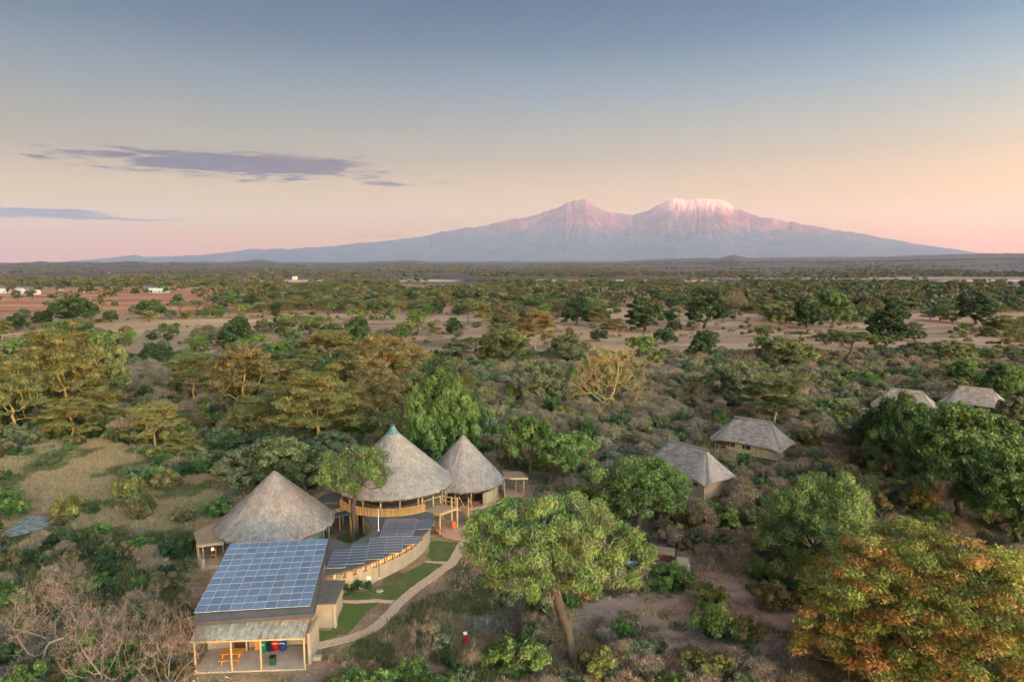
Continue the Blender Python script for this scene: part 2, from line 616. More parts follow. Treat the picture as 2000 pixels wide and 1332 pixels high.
maz = np.radians(np.arange(-41, 40.01, 0.07))
mr = np.concatenate([np.linspace(32000, 36000, 24)[:-1], np.linspace(36000, 40000, 62), np.linspace(40000, 48000, 16)[1:]])
MA, MRR = np.meshgrid(maz, mr, indexing='ij')
mpx = 1000 + FOC * np.tan(MA)
S = 33 + (517 - interp(mpx, SIL)) / FOC * MR / 1.0
S = S / np.cos(MA) ** 0.0
xk = MRR * np.sin(MA)
yk = MRR * np.cos(MA)
t = np.clip((MRR - 32000) / 8000, 0, 1)
prof = 0.40 * t + 0.60 * t ** 2.4
back = 1 - smooth(MRR, 40000, 49000)
H0 = S * np.where(MRR <= 40000, prof, back)


def ravines(px0, r0=40000):
    a0 = math.atan((px0 - 1000) / FOC)
    x0, y0 = r0 * math.sin(a0), r0 * math.cos(a0)
    dx, dy = xk - x0, yk - y0
    ph = np.arctan2(dy, dx)
    rho = np.hypot(dx, dy)
    q = np.abs(fbm(ph * 9 + fbm(dx / 1500, dy / 1500, 77) * 1.2, rho / 5000, 41, 4, 0.6) - 0.5) * 2
    return q, rho


q1, rho1 = ravines(1128)
q2, rho2 = ravines(1355)
rv = np.where(rho1 < rho2, q1, q2)
rh = np.minimum(rho1, rho2)
fl = fbm(xk / 900, yk / 900, 51, 5, 0.55) - 0.5
amp = smooth(H0, 250, 2200)
H1 = H0 - rv * (60 + 150 * np.exp(-((rh - 3200) / 2400) ** 2)) * amp * np.where(MRR > 39950, 0.15, 1) + fl * 300 * amp
jag = (fbm(mpx / 2.6, MRR / 800, 61, 3) - 0.5) * 110 * np.exp(-((mpx - 1120) / 60) ** 2)
H1 = H1 + jag * smooth(H0, 2300, 2900)
gul = fbm(mpx / 9 + MRR / 4000, MRR / 1800, 91, 5, 0.62)
H1 = H1 + (gul - 0.5) * 130 * amp
H1 = np.where((MRR < 32050) | (MRR > 47900), -60, H1)
ma_, mb_ = H1.shape
mi = np.arange(ma_ * mb_).reshape(ma_, mb_)
mq = np.stack([mi[:-1, :-1], mi[1:, :-1], mi[1:, 1:], mi[:-1, 1:]], axis=-1).reshape(-1, 4)[:, ::-1]
hpx = 517 - (H1 - 33) / MR * FOC
streak = fbm(mpx / 3.2, MRR / 1500, 99, 4, 0.62)
broad = fbm(mpx / 16, MRR / 2500, 95, 3, 0.6)
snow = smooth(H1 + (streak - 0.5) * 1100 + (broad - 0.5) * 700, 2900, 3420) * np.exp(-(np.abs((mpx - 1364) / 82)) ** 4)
snow = np.clip(snow, 0, 1)
mm = NT('volcano_rock')
mn = mm.noise(mm.coord(), 0.0011, 7, 0.62)
rock = mm.ramp(mn, [(0.38, (0.05, 0.028, 0.034)), (0.62, (0.17, 0.075, 0.078))])  # reddened: pink sunlight of the high slopes is put into the rock colour
forest = mm.ramp(mn, [(0.38, (0.03, 0.045, 0.06)), (0.62, (0.075, 0.08, 0.09))])
cc = mm.mix(mm.attr('high'), forest, rock)
cc = mm.mix(mm.attr('snow'), cc, (0.46, 0.31, 0.27))  # the low sun's pink is put into the snow colour
mm.color(cc)
mm.rough(0.9)
high = smooth(H1 + (fl * 900), 1500, 2300)
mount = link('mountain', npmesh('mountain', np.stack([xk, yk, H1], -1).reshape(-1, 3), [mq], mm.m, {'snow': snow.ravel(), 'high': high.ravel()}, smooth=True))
tag(mount, 'broad double-peaked volcano on the horizon, snow on its flat right summit glowing pink', kind='structure')

# ------------------------------------------------------------------ the air
hz = NT('evening_haze')
hz.t.nodes.remove(hz.b)
pv = hz.n('ShaderNodeVolumePrincipled')
pv.inputs['Color'].default_value = (*HAZE_COLOR, 1)
pv.inputs['Density'].default_value = HAZE_DENSITY
pv.inputs['Anisotropy'].default_value = 0.0
hz.l(pv.outputs[0], hz.out.inputs['Volume'])
HZ_TOP = float(H1.max()) + 60
hb = MB().box(-XL - 600, -YB - 600, -80, XR + 600, YF + 900, HZ_TOP)
ho = hb.build('haze', hz.m)
tag(ho, 'thin blue evening haze lying over the whole plain', kind='stuff')
# ------------------------------------------------------------------ materials of the lodge
M = {}


def thatch(name, tint=1.0):
    t = NT(name)
    v = t.coord((70, 5, 1), attr='tc')
    a = t.noise(v, 2.2, 4, 0.65)
    b = t.noise(t.coord((1, 1, 1), attr='tc'), 60, 3, 0.7)
    o = t.noise(t.coord(), 0.9, 5, 0.65)
    gr = t.noise(t.coord(), 14, 3, 0.7)
    f = t.math('ADD', t.math('MULTIPLY', a, 0.38), t.math('ADD', t.math('MULTIPLY', gr, 0.36), t.math('MULTIPLY', o, 0.26)))
    c = t.ramp(f, [(0.36, tuple(q * tint for q in (0.085, 0.078, 0.078))), (0.48, tuple(q * tint for q in (0.205, 0.188, 0.187))), (0.63, tuple(q * tint for q in (0.40, 0.37, 0.365)))])
    t.color(c)
    t.rough(0.95)
    t.bump(t.math('ADD', gr, a), 0.06, 0.9)
    return t.m


M['thatch'] = thatch('weathered_thatch', 1.0)
M['thatch_dark'] = thatch('thatch_edge', 0.55)
M['pole'] = plain('peeled_pole_wood', (0.42, 0.31, 0.18), 0.8, 0.3, 4, (1, 1, 0.3))
M['dark_wood'] = plain('stained_wood', (0.12, 0.055, 0.03), 0.7, 0.35, 5)
M['deck'] = plain('deck_boards', (0.36, 0.25, 0.16), 0.75, 0.3, 2, (1, 6, 1))
M['reed'] = plain('reed_palisade', (0.46, 0.30, 0.13), 0.85, 0.35, 5, (3, 3, 0.4))
_t = M['reed'].node_tree
_oi = _t.nodes.new('ShaderNodeObjectInfo')
_hs = _t.nodes.new('ShaderNodeHueSaturation')
_mr = _t.nodes.new('ShaderNodeMapRange')
_mr.inputs[3].default_value, _mr.inputs[4].default_value = 0.55, 1.3
_t.links.new(_oi.outputs['Random'], _mr.inputs[0])
_t.links.new(_mr.outputs[0], _hs.inputs['Value'])
_src = _t.nodes['Principled BSDF'].inputs['Base Color'].links[0].from_socket
_t.links.new(_src, _hs.inputs['Color'])
_t.links.new(_hs.outputs[0], _t.nodes['Principled BSDF'].inputs['Base Color'])
M['render'] = plain('sand_plaster', (0.305, 0.265, 0.218), 0.9, 0.16, 1.2)
M['render_pale'] = plain('pale_plaster', (0.40, 0.33, 0.24), 0.9, 0.14, 1.2)
M['roof_grey'] = plain('grey_roof_felt', (0.105, 0.105, 0.11), 0.85, 0.25, 1.4)
M['roof_dark'] = plain('dark_roof_felt', (0.07, 0.07, 0.08), 0.85, 0.25, 2)
M['canvas'] = plain('brown_canvas', (0.26, 0.185, 0.13), 0.9, 0.12, 1.5)
M['tent'] = plain('tent_canvas', (0.50, 0.40, 0.26), 0.9, 0.10, 1.2)
M['concrete'] = plain('screed_floor', (0.40, 0.31, 0.25), 0.9, 0.2, 1.3)
M['terrace'] = plain('terracotta_paving', (0.48, 0.29, 0.20), 0.85, 0.2, 2.5)
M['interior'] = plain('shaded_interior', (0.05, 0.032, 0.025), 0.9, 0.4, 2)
M['frame_alu'] = plain('aluminium_frame', (0.42, 0.45, 0.49), 0.35, 0.05, 2, metal=0.0)
M['white'] = plain('white_paint', (0.75, 0.74, 0.70), 0.6, 0.08, 3)
M['black'] = plain('black_plastic', (0.015, 0.015, 0.017), 0.5, 0.2, 3)
M['orange_wood'] = plain('orange_varnished_wood', (0.58, 0.23, 0.06), 0.5, 0.2, 5)
M['glass_dark'] = plain('dark_window', (0.03, 0.045, 0.07), 0.12, 0.2, 1)
M['curtain_red'] = plain('maroon_curtain', (0.13, 0.03, 0.03), 0.8, 0.4, 5)
M['clay'] = plain('red_clay', (0.55, 0.13, 0.05), 0.6, 0.15, 4)
M['cap_green'] = plain('painted_metal_cap', (0.07, 0.16, 0.18), 0.45, 0.25, 4)
M['red'] = plain('red_enamel', (0.50, 0.015, 0.02), 0.4, 0.15, 4)
M['steel'] = plain('galvanised_steel', (0.42, 0.43, 0.44), 0.4, 0.1, 4)
M['chair_cloth'] = plain('burnt_orange_cloth', (0.9, 0.24, 0.04), 0.7, 0.15, 4)


def corrugated():
    t = NT('corrugated_sheet')
    c = t.noise(t.coord((9, 0.5, 1)), 1.5, 5, 0.65)
    d = t.noise(t.coord(), 2.0, 5, 0.6)
    t.color(t.ramp(t.math('ADD', t.math('MULTIPLY', c, 0.6), t.math('MULTIPLY', d, 0.4)), [(0.38, (0.13, 0.12, 0.11)), (0.52, (0.26, 0.29, 0.27)), (0.64, (0.44, 0.47, 0.44))]))
    t.rough(0.55)
    return t.m


M['corrugated'] = corrugated()


def glowing(name, col, strength):
    t = NT(name)
    n = t.noise(t.coord((1, 1, 1)), 2.6, 3, 0.6)
    t.color((0.1, 0.05, 0.02))
    e = t.ramp(n, [(0.34, tuple(q * 0.35 for q in col)), (0.55, col), (0.68, (1.0, 0.78, 0.42))])
    t.l(e, t.b.inputs['Emission Color'])
    t.b.inputs['Emission Strength'].default_value = strength
    return t.m


M['lit'] = glowing('lamplit_pane', (1.0, 0.42, 0.12), 0.34)
M['lit_dim'] = glowing('dim_lamplit_pane', (0.8, 0.22, 0.05), 0.14)
M['lamp'] = glowing('lamp_glass', (1.0, 0.8, 0.5), 0.35)


def solar_cell(k=1.0):
    t = NT('photovoltaic_glass')
    v = t.coord((1, 1, 1))
    w = t.n('ShaderNodeTexWave', wave_type='BANDS', bands_direction='X')
    w.inputs['Scale'].default_value = 2.6
    w.inputs['Distortion'].default_value = 0.0
    t.l(v, w.inputs['Vector'])
    n = t.noise(v, 2.5, 4, 0.6)
    info = t.n('ShaderNodeObjectInfo')
    base = t.mix(t.math('MULTIPLY', n, 0.7), tuple(q * k for q in (0.045, 0.082, 0.155)), tuple(q * k for q in (0.115, 0.18, 0.285)))
    base = t.mix(t.math('MULTIPLY', t.math('GREATER_THAN', w.outputs['Fac'], 0.965), 0.35), base, (0.20, 0.26, 0.33))
    base = t.mix(t.math('MULTIPLY', info.outputs['Random'], 0.6), base, (0.08, 0.11, 0.16))
    t.color(base)
    t.rough(0.28)
    t.b.inputs['Specular IOR Level'].default_value = 0.6
    t.b.inputs['Coat Weight'].default_value = 0.6
    t.b.inputs['Coat Roughness'].default_value = 0.06
    return t.m


M['solar'] = solar_cell(1.75)
M['solar_navy'] = solar_cell(0.8)

# ------------------------------------------------------------------ thatched cones
RNG = random.Random(7)


def cone_roof(r, rise, cap=0.0, seg=132, rings=26, sides=14, seed=1, over=0.30, parent=None):
    """thatched cone: fine skin with a ragged eave, slightly concave slope; local origin at eave level"""
    rg = np.random.default_rng(seed)
    th = np.linspace(0, 2 * np.pi, seg, endpoint=False)
    s = np.linspace(0, 1, rings)
    # eave outline: a soft polygon
    k = 2 * np.pi / sides
    pol = np.cos(k / 2) / np.cos((th % k) - k / 2)
    out = 0.55 * pol + 0.45
    vs, tcs = [], []
    ribs = 0.05 * np.sin(th * 26 + 2 * np.sin(th * 3)) + rg.normal(0, 0.03, seg)
    for i, q in enumerate(s):
        rad = r * q * (out * q + (1 - q)) + 0.06
        z = rise * (1 - q) - 0.10 * rise * math.sin(math.pi * q) * 0.05
        rr = rad + rg.normal(0, 0.022 + 0.02 * q, seg) + ribs * q + (0.06 * rg.random(seg) if i == rings - 1 else 0)
        zz = z + rg.normal(0, 0.022, seg) + (0.05 * np.sin(th * 3 + seed) if q > 0.97 else 0)
        vs.append(np.stack([rr * np.cos(th), rr * np.sin(th), np.broadcast_to(zz, (seg,))], -1))
        tcs.append(np.stack([th / (2 * np.pi) * 2.0, np.full(seg, q * r / 5), np.zeros(seg)], -1))
    # the thick cut edge and the underside
    lo = vs[-1].copy()
    lo[:, 2] -= over * (0.85 + 0.3 * rg.random(seg))
    lo[:, :2] *= 0.985
    vs.append(lo)
    tcs.append(tcs[-1])
    un = lo.copy()
    un[:, :2] *= 0.55
    un[:, 2] += rise * 0.42
    vs.append(un)
    tcs.append(tcs[-1])
    n = len(vs)
    V_ = np.concatenate(vs)
    T_ = np.concatenate(tcs)
    ii = np.arange(n * seg).reshape(n, seg)
    f = np.stack([ii[:-1], ii[1:], np.roll(ii, -1, 1)[1:], np.roll(ii, -1, 1)[:-1]], -1).reshape(-1, 4)
    top = np.arange(seg)[None, :]
    me = npmesh('thatched_roof', V_, [f, top], M['thatch'], {'tc': T_})
    o = link('thatched_roof', me, parent)
    return o


def post(mb_or_parent, x, y, z0, z1, r=0.09, mat='pole', name='post', lean=(0, 0)):
    return MB().tube((x, y, z0), (x + lean[0], y + lean[1], z1), r, r * 0.9, 8).build(name, M[mat], mb_or_parent)


# --- left cone house
HA = Vector((-28.0, 78.2, 0))
ta = thing('thatched_cone_house', 'left thatched cone house, lowest in the picture, standing right behind the big solar roof', 'house', HA, 0, 'three thatched cone houses of the lodge')
ra = cone_roof(6.75, 6.15, seed=3, parent=ta)
ra.location = (0, 0, 2.75)
MB().lathe((0, 0, 8.78), [(0.26, -0.12), (0.17, 0.03), (0.08, 0.10), (0.02, 0.14)], 10).build('roof_tip', M['thatch'], ta)
wm = MB()
wm.lathe((0, 0, 0), [(5.2, 0), (5.2, 2.9)], 36)
wm.build('wall', M['render'], ta)
for k in range(16):
    a = 2 * math.pi * (k + 0.5) / 16
    post(ta, 6.0 * math.cos(a), 6.0 * math.sin(a), 0, 2.75)

# its canvas veranda on the left
av = thing('canvas_veranda', 'open veranda with a flat brown canvas roof leaning on the left cone house', 'veranda', (0, 0, 0))
pl = [P(378, 1041, 2.55), P(402, 1028, 2.7), P(432, 1017, 2.8), P(470, 1012, 2.8), P(470, 1045, 2.6), P(437, 1057, 2.5), P(386, 1063, 2.5)]
MB().prism([(p.x, p.y) for p in pl], [p.z - 0.16 for p in pl], [p.z for p in pl]).build('canvas_roof', M['canvas'], av)
fl = [P(386, 1098, 0.35), P(392, 1107, 0.35), P(425, 1103, 0.35), P(444, 1090, 0.35), P(450, 1060, 0.35), P(384, 1075, 0.35)]
MB().prism([(p.x, p.y) for p in fl], 0.0, 0.35).build('deck', M['deck'], av)
for px, py in ((387, 1063), (396, 1063), (384, 1050)):
    q = P(px, py + 1, 2.4)
    post(av, q.x, q.y, 0, 2.42, 0.07)
MB().beam(pl[5] - Vector((0, 0, 0.25)), pl[6] - Vector((0, 0, 0.25)), 0.12, 0.18).build('front_beam', M['pole'], av)
# stone parapet
w_ = MB()
pts = [P(390, 1096, 0.35), P(391, 1103, 0.35), P(396, 1106, 0.35), P(400, 1105, 0.35)]
for a, b in zip(pts[:-1], pts[1:]):
    w_.beam((a.x, a.y, 0.7), (b.x, b.y, 0.7), 0.22, 0.95)
w_.build('parapet', M['render_pale'], av)
q = P(417, 1085, 0.6)
lt = thing('wooden_chair', 'orange wooden slat chair on the canvas veranda of the left cone house', 'chair', (q.x, q.y, 0.35), 0.3)
MB().box(-0.3, -0.3, 0.38, 0.3, 0.3, 0.45).build('seat', M['orange_wood'], lt)
MB().box(-0.3, 0.24, 0.5, 0.3, 0.3, 1.0).build('backrest', M['orange_wood'], lt)
for sx_, sy_ in ((-1, -1), (1, -1), (-1, 1), (1, 1)):
    MB().box(sx_ * 0.27 - 0.03, sy_ * 0.27 - 0.03, 0, sx_ * 0.27 + 0.03, sy_ * 0.27 + 0.03, 0.38).build('leg', M['orange_wood'], lt)
q = P(415, 1073, 1.2)
lp = thing('table_lamp', 'small lit table lamp glowing on the canvas veranda', 'lamp', (q.x, q.y, 0.35))
MB().tube((0, 0, 0), (0, 0, 0.75), 0.3, 0.3, 10).build('base', M['dark_wood'], lp)
MB().lathe((0, 0, 0.75), [(0.06, 0), (0.17, 0.05), (0.12, 0.32), (0.03, 0.36)], 10).build('lamp_shade', M['lamp'], lp)

# --- middle cone house on its raised deck
HB = Vector((-15.55, 87.2, 0))
tb = thing('thatched_cone_house', 'tallest thatched cone house with a teal metal cap, on a deck behind a reed fence', 'house', HB, 0, 'three thatched cone houses of the lodge')
rb = cone_roof(7.65, 6.95, seed=5, parent=tb, sides=16)
rb.location = (0, 0, 4.85)
MB().lathe((0, 0, 11.0), [(0.84, 0.12), (0.56, 0.5), (0.32, 0.95), (0.25, 1.1)], 14).build('metal_cap', M['cap_green'], tb, smooth=False)
MB().lathe((0, 0, 12.1), [(0.22, 0), (0.22, 0.14), (0.42, 0.17), (0.42, 0.25), (0.30, 0.27)], 14).build('vent_cowl', M['roof_dark'], tb)
MB().lathe((0, 0, 2.45), [(7.0, 0), (7.0, 0.25)], 40).build('deck', M['deck'], tb)
MB().lathe((0, 0, 0), [(5.4, 0), (5.4, 2.45)], 30).build('lower_wall', M['dark_wood'], tb)
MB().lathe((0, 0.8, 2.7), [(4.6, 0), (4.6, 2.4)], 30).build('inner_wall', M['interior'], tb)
for k in range(18):
    a = 2 * math.pi * (k + 0.3) / 18
    post(tb, 6.75 * math.cos(a), 6.75 * math.sin(a), 0, 4.95, 0.10)
# reed fence: palings round the front of the deck
fence = thing('reed_fence', 'curved golden reed fence edging the raised deck of the middle cone house', 'fence', HB)
pal = None
rg = random.Random(11)
a0, a1 = math.radians(205), math.radians(312)
npal = 240
pm = MB().tube((0, 0, 0), (0, 0, 1.0), 0.024, 0.02, 5).mesh('paling', M['reed'])
for k in range(npal):
    a = a0 + (a1 - a0) * k / (npal - 1)
    o = link('paling', pm, fence, (7.12 * math.cos(a), 7.12 * math.sin(a), 2.5 + rg.uniform(-0.03, 0.02)))
    o.scale = (1.0, 1.0, 1.1 + rg.uniform(-0.04, 0.05))
    o.rotation_euler = (rg.uniform(-0.02, 0.02), rg.uniform(-0.02, 0.02), a + math.pi / 2)
rl = MB()
for k in range(40):
    a, b = a0 + (a1 - a0) * k / 40, a0 + (a1 - a0) * (k + 1) / 40
    rl.beam((7.0 * math.cos(a), 7.0 * math.sin(a), 3.35), (7.0 * math.cos(b), 7.0 * math.sin(b), 3.35), 0.07)
rl.build('rail', M['pole'], fence)

# dining furniture half seen behind the fence
for px, py, wh in ((735, 975, 'leftmost on the deck, behind the reed fence'), (742, 972, 'second from the left on the deck'), (765, 975, 'in the middle of the deck below the metal cap'), (795, 970, 'fourth from the left on the deck'), (805, 968, 'rightmost on the deck, nearest the landing')):
    q = P(px, py, 3.5)
    c = thing('dining_chair', 'dark dining chair ' + wh, 'chair', (q.x, q.y + 0.6, 2.7), rg.uniform(0, 6), 'dining chairs on the raised deck')
    MB().box(-0.25, -0.25, 0.4, 0.25, 0.25, 0.47).build('seat', M['dark_wood'], c)
    MB().box(-0.25, 0.2, 0.47, 0.25, 0.25, 1.05).build('backrest', M['dark_wood'], c)
    for sx_, sy_ in ((-1, -1), (1, -1), (-1, 1), (1, 1)):
        MB().box(sx_ * 0.22 - 0.03, sy_ * 0.22 - 0.03, 0, sx_ * 0.22 + 0.03, sy_ * 0.22 + 0.03, 0.4).build('leg', M['dark_wood'], c)

# timber landing with stairs to the right of the middle house
PF = [P(825, 994, 2.7), P(860, 983, 2.7), P(893, 990, 2.7), P(859, 1002.5, 2.7)]
st = thing('timber_landing', 'raised timber landing on round posts with pole railings, right of the reed fence', 'deck')
d1 = (PF[3] - PF[0])
n_b = 14
for k in range(n_b):
    a = PF[0].lerp(PF[1], 0)
    p0 = PF[0].lerp(PF[3], (k + 0.04) / n_b)
    p1 = PF[0].lerp(PF[3], (k + 0.94) / n_b)
    r0 = PF[1].lerp(PF[2], (k + 0.04) / n_b)
    r1 = PF[1].lerp(PF[2], (k + 0.94) / n_b)
    MB().prism([(p0.x, p0.y), (p1.x, p1.y), (r1.x, r1.y), (r0.x, r0.y)], 2.64, 2.70 + 0.004 * (k % 3)).build('plank', M['deck'], st)
for i in range(4):
    a, b = PF[i], PF[(i + 1) % 4]
    MB().beam((a.x, a.y, 2.5), (b.x, b.y, 2.5), 0.14, 0.24).build('edge_beam', M['pole'], st)
for p, top in ((PF[3], 2.5), (PF[2], 3.9), (PF[1], 3.8), (PF[0], 4.6)):
    post(st, p.x, p.y, 0, top, 0.12)
q = P(888, 990, 2.7)
post(st, q.x - 0.35, q.y - 0.15, 0, 3.9, 0.12)
q2 = PF[2].lerp(PF[1], 0.35)
post(st, q2.x, q2.y, 0, 3.9, 0.10)
MB().beam((PF[1].x, PF[1].y, 3.75), (PF[2].x, PF[2].y, 3.75), 0.11).build('handrail', M['pole'], st)
MB().beam((PF[1].x, PF[1].y, 3.2), (PF[2].x, PF[2].y, 3.2), 0.07).build('handrail', M['pole'], st)
MB().beam((PF[0].x, PF[0].y, 3.65), (PF[0].x - 0 + (PF[1].x - PF[0].x), PF[1].y, 3.65), 0.09).build('handrail', M['pole'], st)
# the flight behind, going down to the right
s0 = PF[2] + Vector((0.2, 0.3, 0))
for k in range(12):
    z = 2.6 - 0.21 * k
    x = s0.x + 0.05 + 0.05 * k
    y = s0.y + 0.2 + 0.26 * k
    MB().box(x, y, z - 0.05, x + 1.1, y + 0.28, z).build('tread', M['deck'], st)
MB().beam((s0.x, s0.y, 3.9), (s0.x + 0.6, s0.y + 3.1, 1.2), 0.09).build('handrail', M['pole'], st)
MB().beam((s0.x + 1.2, s0.y, 3.7), (s0.x + 1.8, s0.y + 3.1, 1.0), 0.09).build('handrail', M['pole'], st)
post(st, s0.x + 1.2, s0.y, 0, 3.8, 0.09)
post(st, s0.x + 0.6, s0.y + 3.1, 0, 1.3, 0.09)

# --- right cone house
HC = Vector((-6.9, 93.9, 0))
tcn = thing('thatched_cone_house', 'right thatched cone house, open-sided on low posts, furthest back of the cones', 'house', HC, 0, 'three thatched cone houses of the lodge')
rc = cone_roof(5.75, 6.35, seed=9, parent=tcn, sides=12)
rc.location = (0, 0, 2.9)
MB().lathe((0, 0, 9.13), [(0.26, -0.12), (0.17, 0.03), (0.08, 0.10), (0.02, 0.14)], 10).build('roof_tip', M['thatch'], tcn)
MB().lathe((0, 0, 0), [(5.0, 0), (5.0, 0.35)], 36).build('floor', M['terrace'], tcn)
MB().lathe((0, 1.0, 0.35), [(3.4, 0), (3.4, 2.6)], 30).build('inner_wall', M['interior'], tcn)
for k in range(14):
    a = 2 * math.pi * (k + 0.15) / 14
    post(tcn, 4.85 * math.cos(a), 4.85 * math.sin(a), 0, 3.0, 0.10)
# curved pale wall panels on its right
pw = MB()
for k in range(6):
    a, b = math.radians(-52 + 11 * k), math.radians(-52 + 11 * (k + 1))
    pw.beam((4.75 * math.cos(a), 4.75 * math.sin(a), 1.2), (4.75 * math.cos(b), 4.75 * math.sin(b), 1.2), 0.1, 1.75)
pw.build('side_wall', M['render_pale'], tcn)
bs = MB()
for k in range(9):
    a, b = math.radians(-150 + 10 * k), math.radians(-150 + 10 * (k + 1))
    bs.beam((4.9 * math.cos(a), 4.9 * math.sin(a), 0.85), (4.9 * math.cos(b), 4.9 * math.sin(b), 0.85), 0.06, 0.5)
bs.build('low_rail', M['dark_wood'], tcn)
sd_ = thing('side_pavilion', 'small flat-roofed pavilion with a pink floor beside the right cone house', 'pavilion')
rp = [P(990, 926, 2.75), P(1019, 925, 2.9), P(1031, 933, 2.75), P(1031, 935.5, 2.6), P(994, 936, 2.6)]
MB().prism([(p.x, p.y) for p in (P(985, 934, 2.6), P(1031, 933.5, 2.6), P(1017, 921, 2.6), P(980, 921, 2.6))], 2.5, 2.66).build('roof', M['canvas'], sd_)
a_, b_ = P(997, 934.2, 2.6), P(1031, 933.7, 2.6)
MB().beam((a_.x, a_.y - 0.04, 2.56), (b_.x, b_.y - 0.04, 2.56), 0.07, 0.26).build('fascia', M['tent'], sd_)
MB().prism([(p.x, p.y) for p in (P(984, 969, 0.3), P(1022, 967, 0.3), P(1003, 955, 0.3), P(984, 953, 0.3))], 0.0, 0.3).build('floor', M['terrace'], sd_)
for px, py in ((1023, 967), (1008, 956), (985, 968), (982, 955)):
    q = P(px, py, 0.3)
    post(sd_, q.x, q.y, 0, 2.5, 0.08)

# --- crescent building
CZ = 2.55
outer = [(628, 1126), (645, 1122), (665, 1117), (700, 1107.5), (735, 1094), (765, 1081), (795, 1066), (820, 1050), (838, 1034), (846.5, 1020), (848, 1010), (845, 999), (838, 989), (822, 981)]
inner = [(800, 984), (760, 996), (722, 1000), (705, 1003), (711, 1010), (720, 1017), (726.5, 1027), (727, 1034), (722, 1041), (712, 1048), (697, 1055), (683, 1061.5), (664, 1057.5), (645, 1053.5), (625, 1056)]
cr_ = thing('crescent_building', 'long curved sand-coloured building with a flat grey roof and a row of lamplit windows', 'building')
po = [P(*p, CZ) for p in outer]
pi_ = [P(*p, CZ) for p in inner]
MB().prism([(p.x, p.y) for p in po + pi_], CZ - 0.16, CZ).build('roof', M['roof_grey'], cr_)


def offset_in(pts, d):
    out = []
    for i, p in enumerate(pts):
        a = pts[max(i - 1, 0)]
        b = pts[min(i + 1, len(pts) - 1)]
        t = Vector((b.x - a.x, b.y - a.y, 0)).normalized()
        nrm = Vector((-t.y, t.x, 0))
        out.append(Vector((p.x + nrm.x * d, p.y + nrm.y * d, 0)))
    return out


wl_ = offset_in(po, 0.62)
# resample the outer wall line evenly
seglen = [0]
for a, b in zip(wl_[:-1], wl_[1:]):
    seglen.append(seglen[-1] + (b - a).length)


def along(s):
    s = max(0, min(seglen[-1] - 1e-4, s))
    for i in range(len(wl_) - 1):
        if s <= seglen[i + 1]:
            f = (s - seglen[i]) / (seglen[i + 1] - seglen[i])
            return wl_[i].lerp(wl_[i + 1], f)
    return wl_[-1]


W_TOP = CZ - 0.162
SILL, HEAD = 1.58, 2.24
lowm, upm = MB(), MB()
N_ = 60
for k in range(N_):
    a, b = along(seglen[-1] * k / N_), along(seglen[-1] * (k + 1) / N_)
    lowm.beam((a.x, a.y, SILL / 2), (b.x, b.y, SILL / 2), 0.26, SILL)
    upm.beam((a.x, a.y, (HEAD + W_TOP) / 2), (b.x, b.y, (HEAD + W_TOP) / 2), 0.26, W_TOP - HEAD)
lowm.build('wall', M['render'], cr_)
upm.build('lintel', M['render'], cr_)
# windows by where the photograph shows them
wpx = [(634, 9, 'lit_dim'), (656, 11, 'lit'), (674, 13, 'lit_dim'), (694, 13, 'lit_dim'), (712, 13, 'lit'), (731.5, 16, 'lit'), (747.5, 15, 'lit'), (762.5, 14, 'lit'),
       (776.5, 13, 'lit'), (788.5, 11, 'lit'), (799, 10, 'lit'), (808.5, 8, 'lit'), (819, 9, 'lit_dim')]


def s_of_px(px):
    best, bs_ = 1e9, 0
    for k in range(400):
        s = seglen[-1] * k / 399 * 0.93
        p = along(s)
        x, _ = to_px(p.x, p.y, 2.0)
        if abs(x - px) < best:
            best, bs_ = abs(x - px), s
    return bs_


spans = []
for px, w, m in wpx:
    a, b = s_of_px(px - w / 2), s_of_px(px + w / 2)
    spans.append((a, b, m))
prev = 0.0
for (a, b, m) in spans + [(seglen[-1], seglen[-1], None)]:
    if a - prev > 0.03:       # masonry pier between the windows
        pr = MB()
        steps = max(1, int((a - prev) / 0.6))
        for j in range(steps):
            p, q = along(prev + (a - prev) * j / steps), along(prev + (a - prev) * (j + 1) / steps)
            pr.beam((p.x, p.y, (SILL + HEAD) / 2), (q.x, q.y, (SILL + HEAD) / 2), 0.255, HEAD - SILL)
        pr.build('pier', M['render'], cr_)
    if m is None:
        break
    p, q = along(a), along(b)
    d = (q - p)
    L_ = d.length
    mid = (p + q) / 2
    nx = Vector((d.y, -d.x, 0)).normalized()
    if nx.y > 0:
        nx = -nx
    ang = math.atan2(d.y, d.x)
    wf = link('window', None, cr_, (mid.x + nx.x * 0.06, mid.y + nx.y * 0.06, 0), (0, 0, ang))
    fr = MB()
    t_ = 0.055
    fr.box(-L_ / 2, -0.04, SILL, L_ / 2, 0.04, SILL + t_).box(-L_ / 2, -0.04, HEAD - t_, L_ / 2, 0.04, HEAD)
    nm = max(2, round(L_ / 0.38))
    for j in range(nm + 1):
        x = -L_ / 2 + (L_ - t_) * j / nm
        fr.box(x, -0.036, SILL + t_, x + t_, 0.036, HEAD - t_)
    fr.build('window_frame', M['dark_wood'], wf)
    MB().box(-L_ / 2 + 0.01, 0.045, SILL + 0.01, L_ / 2 - 0.01, 0.06, HEAD - 0.01).build('pane', M[m], wf)
    if m == 'lit' and L_ > 0.7:
        # an opened sash
        sash = MB()
        sash.beam((-L_ * 0.05, -0.04, SILL + 0.08), (-L_ * 0.05, -0.34, SILL + 0.08), 0.04).beam((-L_ * 0.05, -0.04, HEAD - 0.06), (-L_ * 0.05, -0.34, HEAD - 0.06), 0.04)
        sash.beam((-L_ * 0.05, -0.34, SILL + 0.06), (-L_ * 0.05, -0.34, HEAD - 0.04), 0.04)
        sash.build('open_sash', M['dark_wood'], wf)
    prev = b
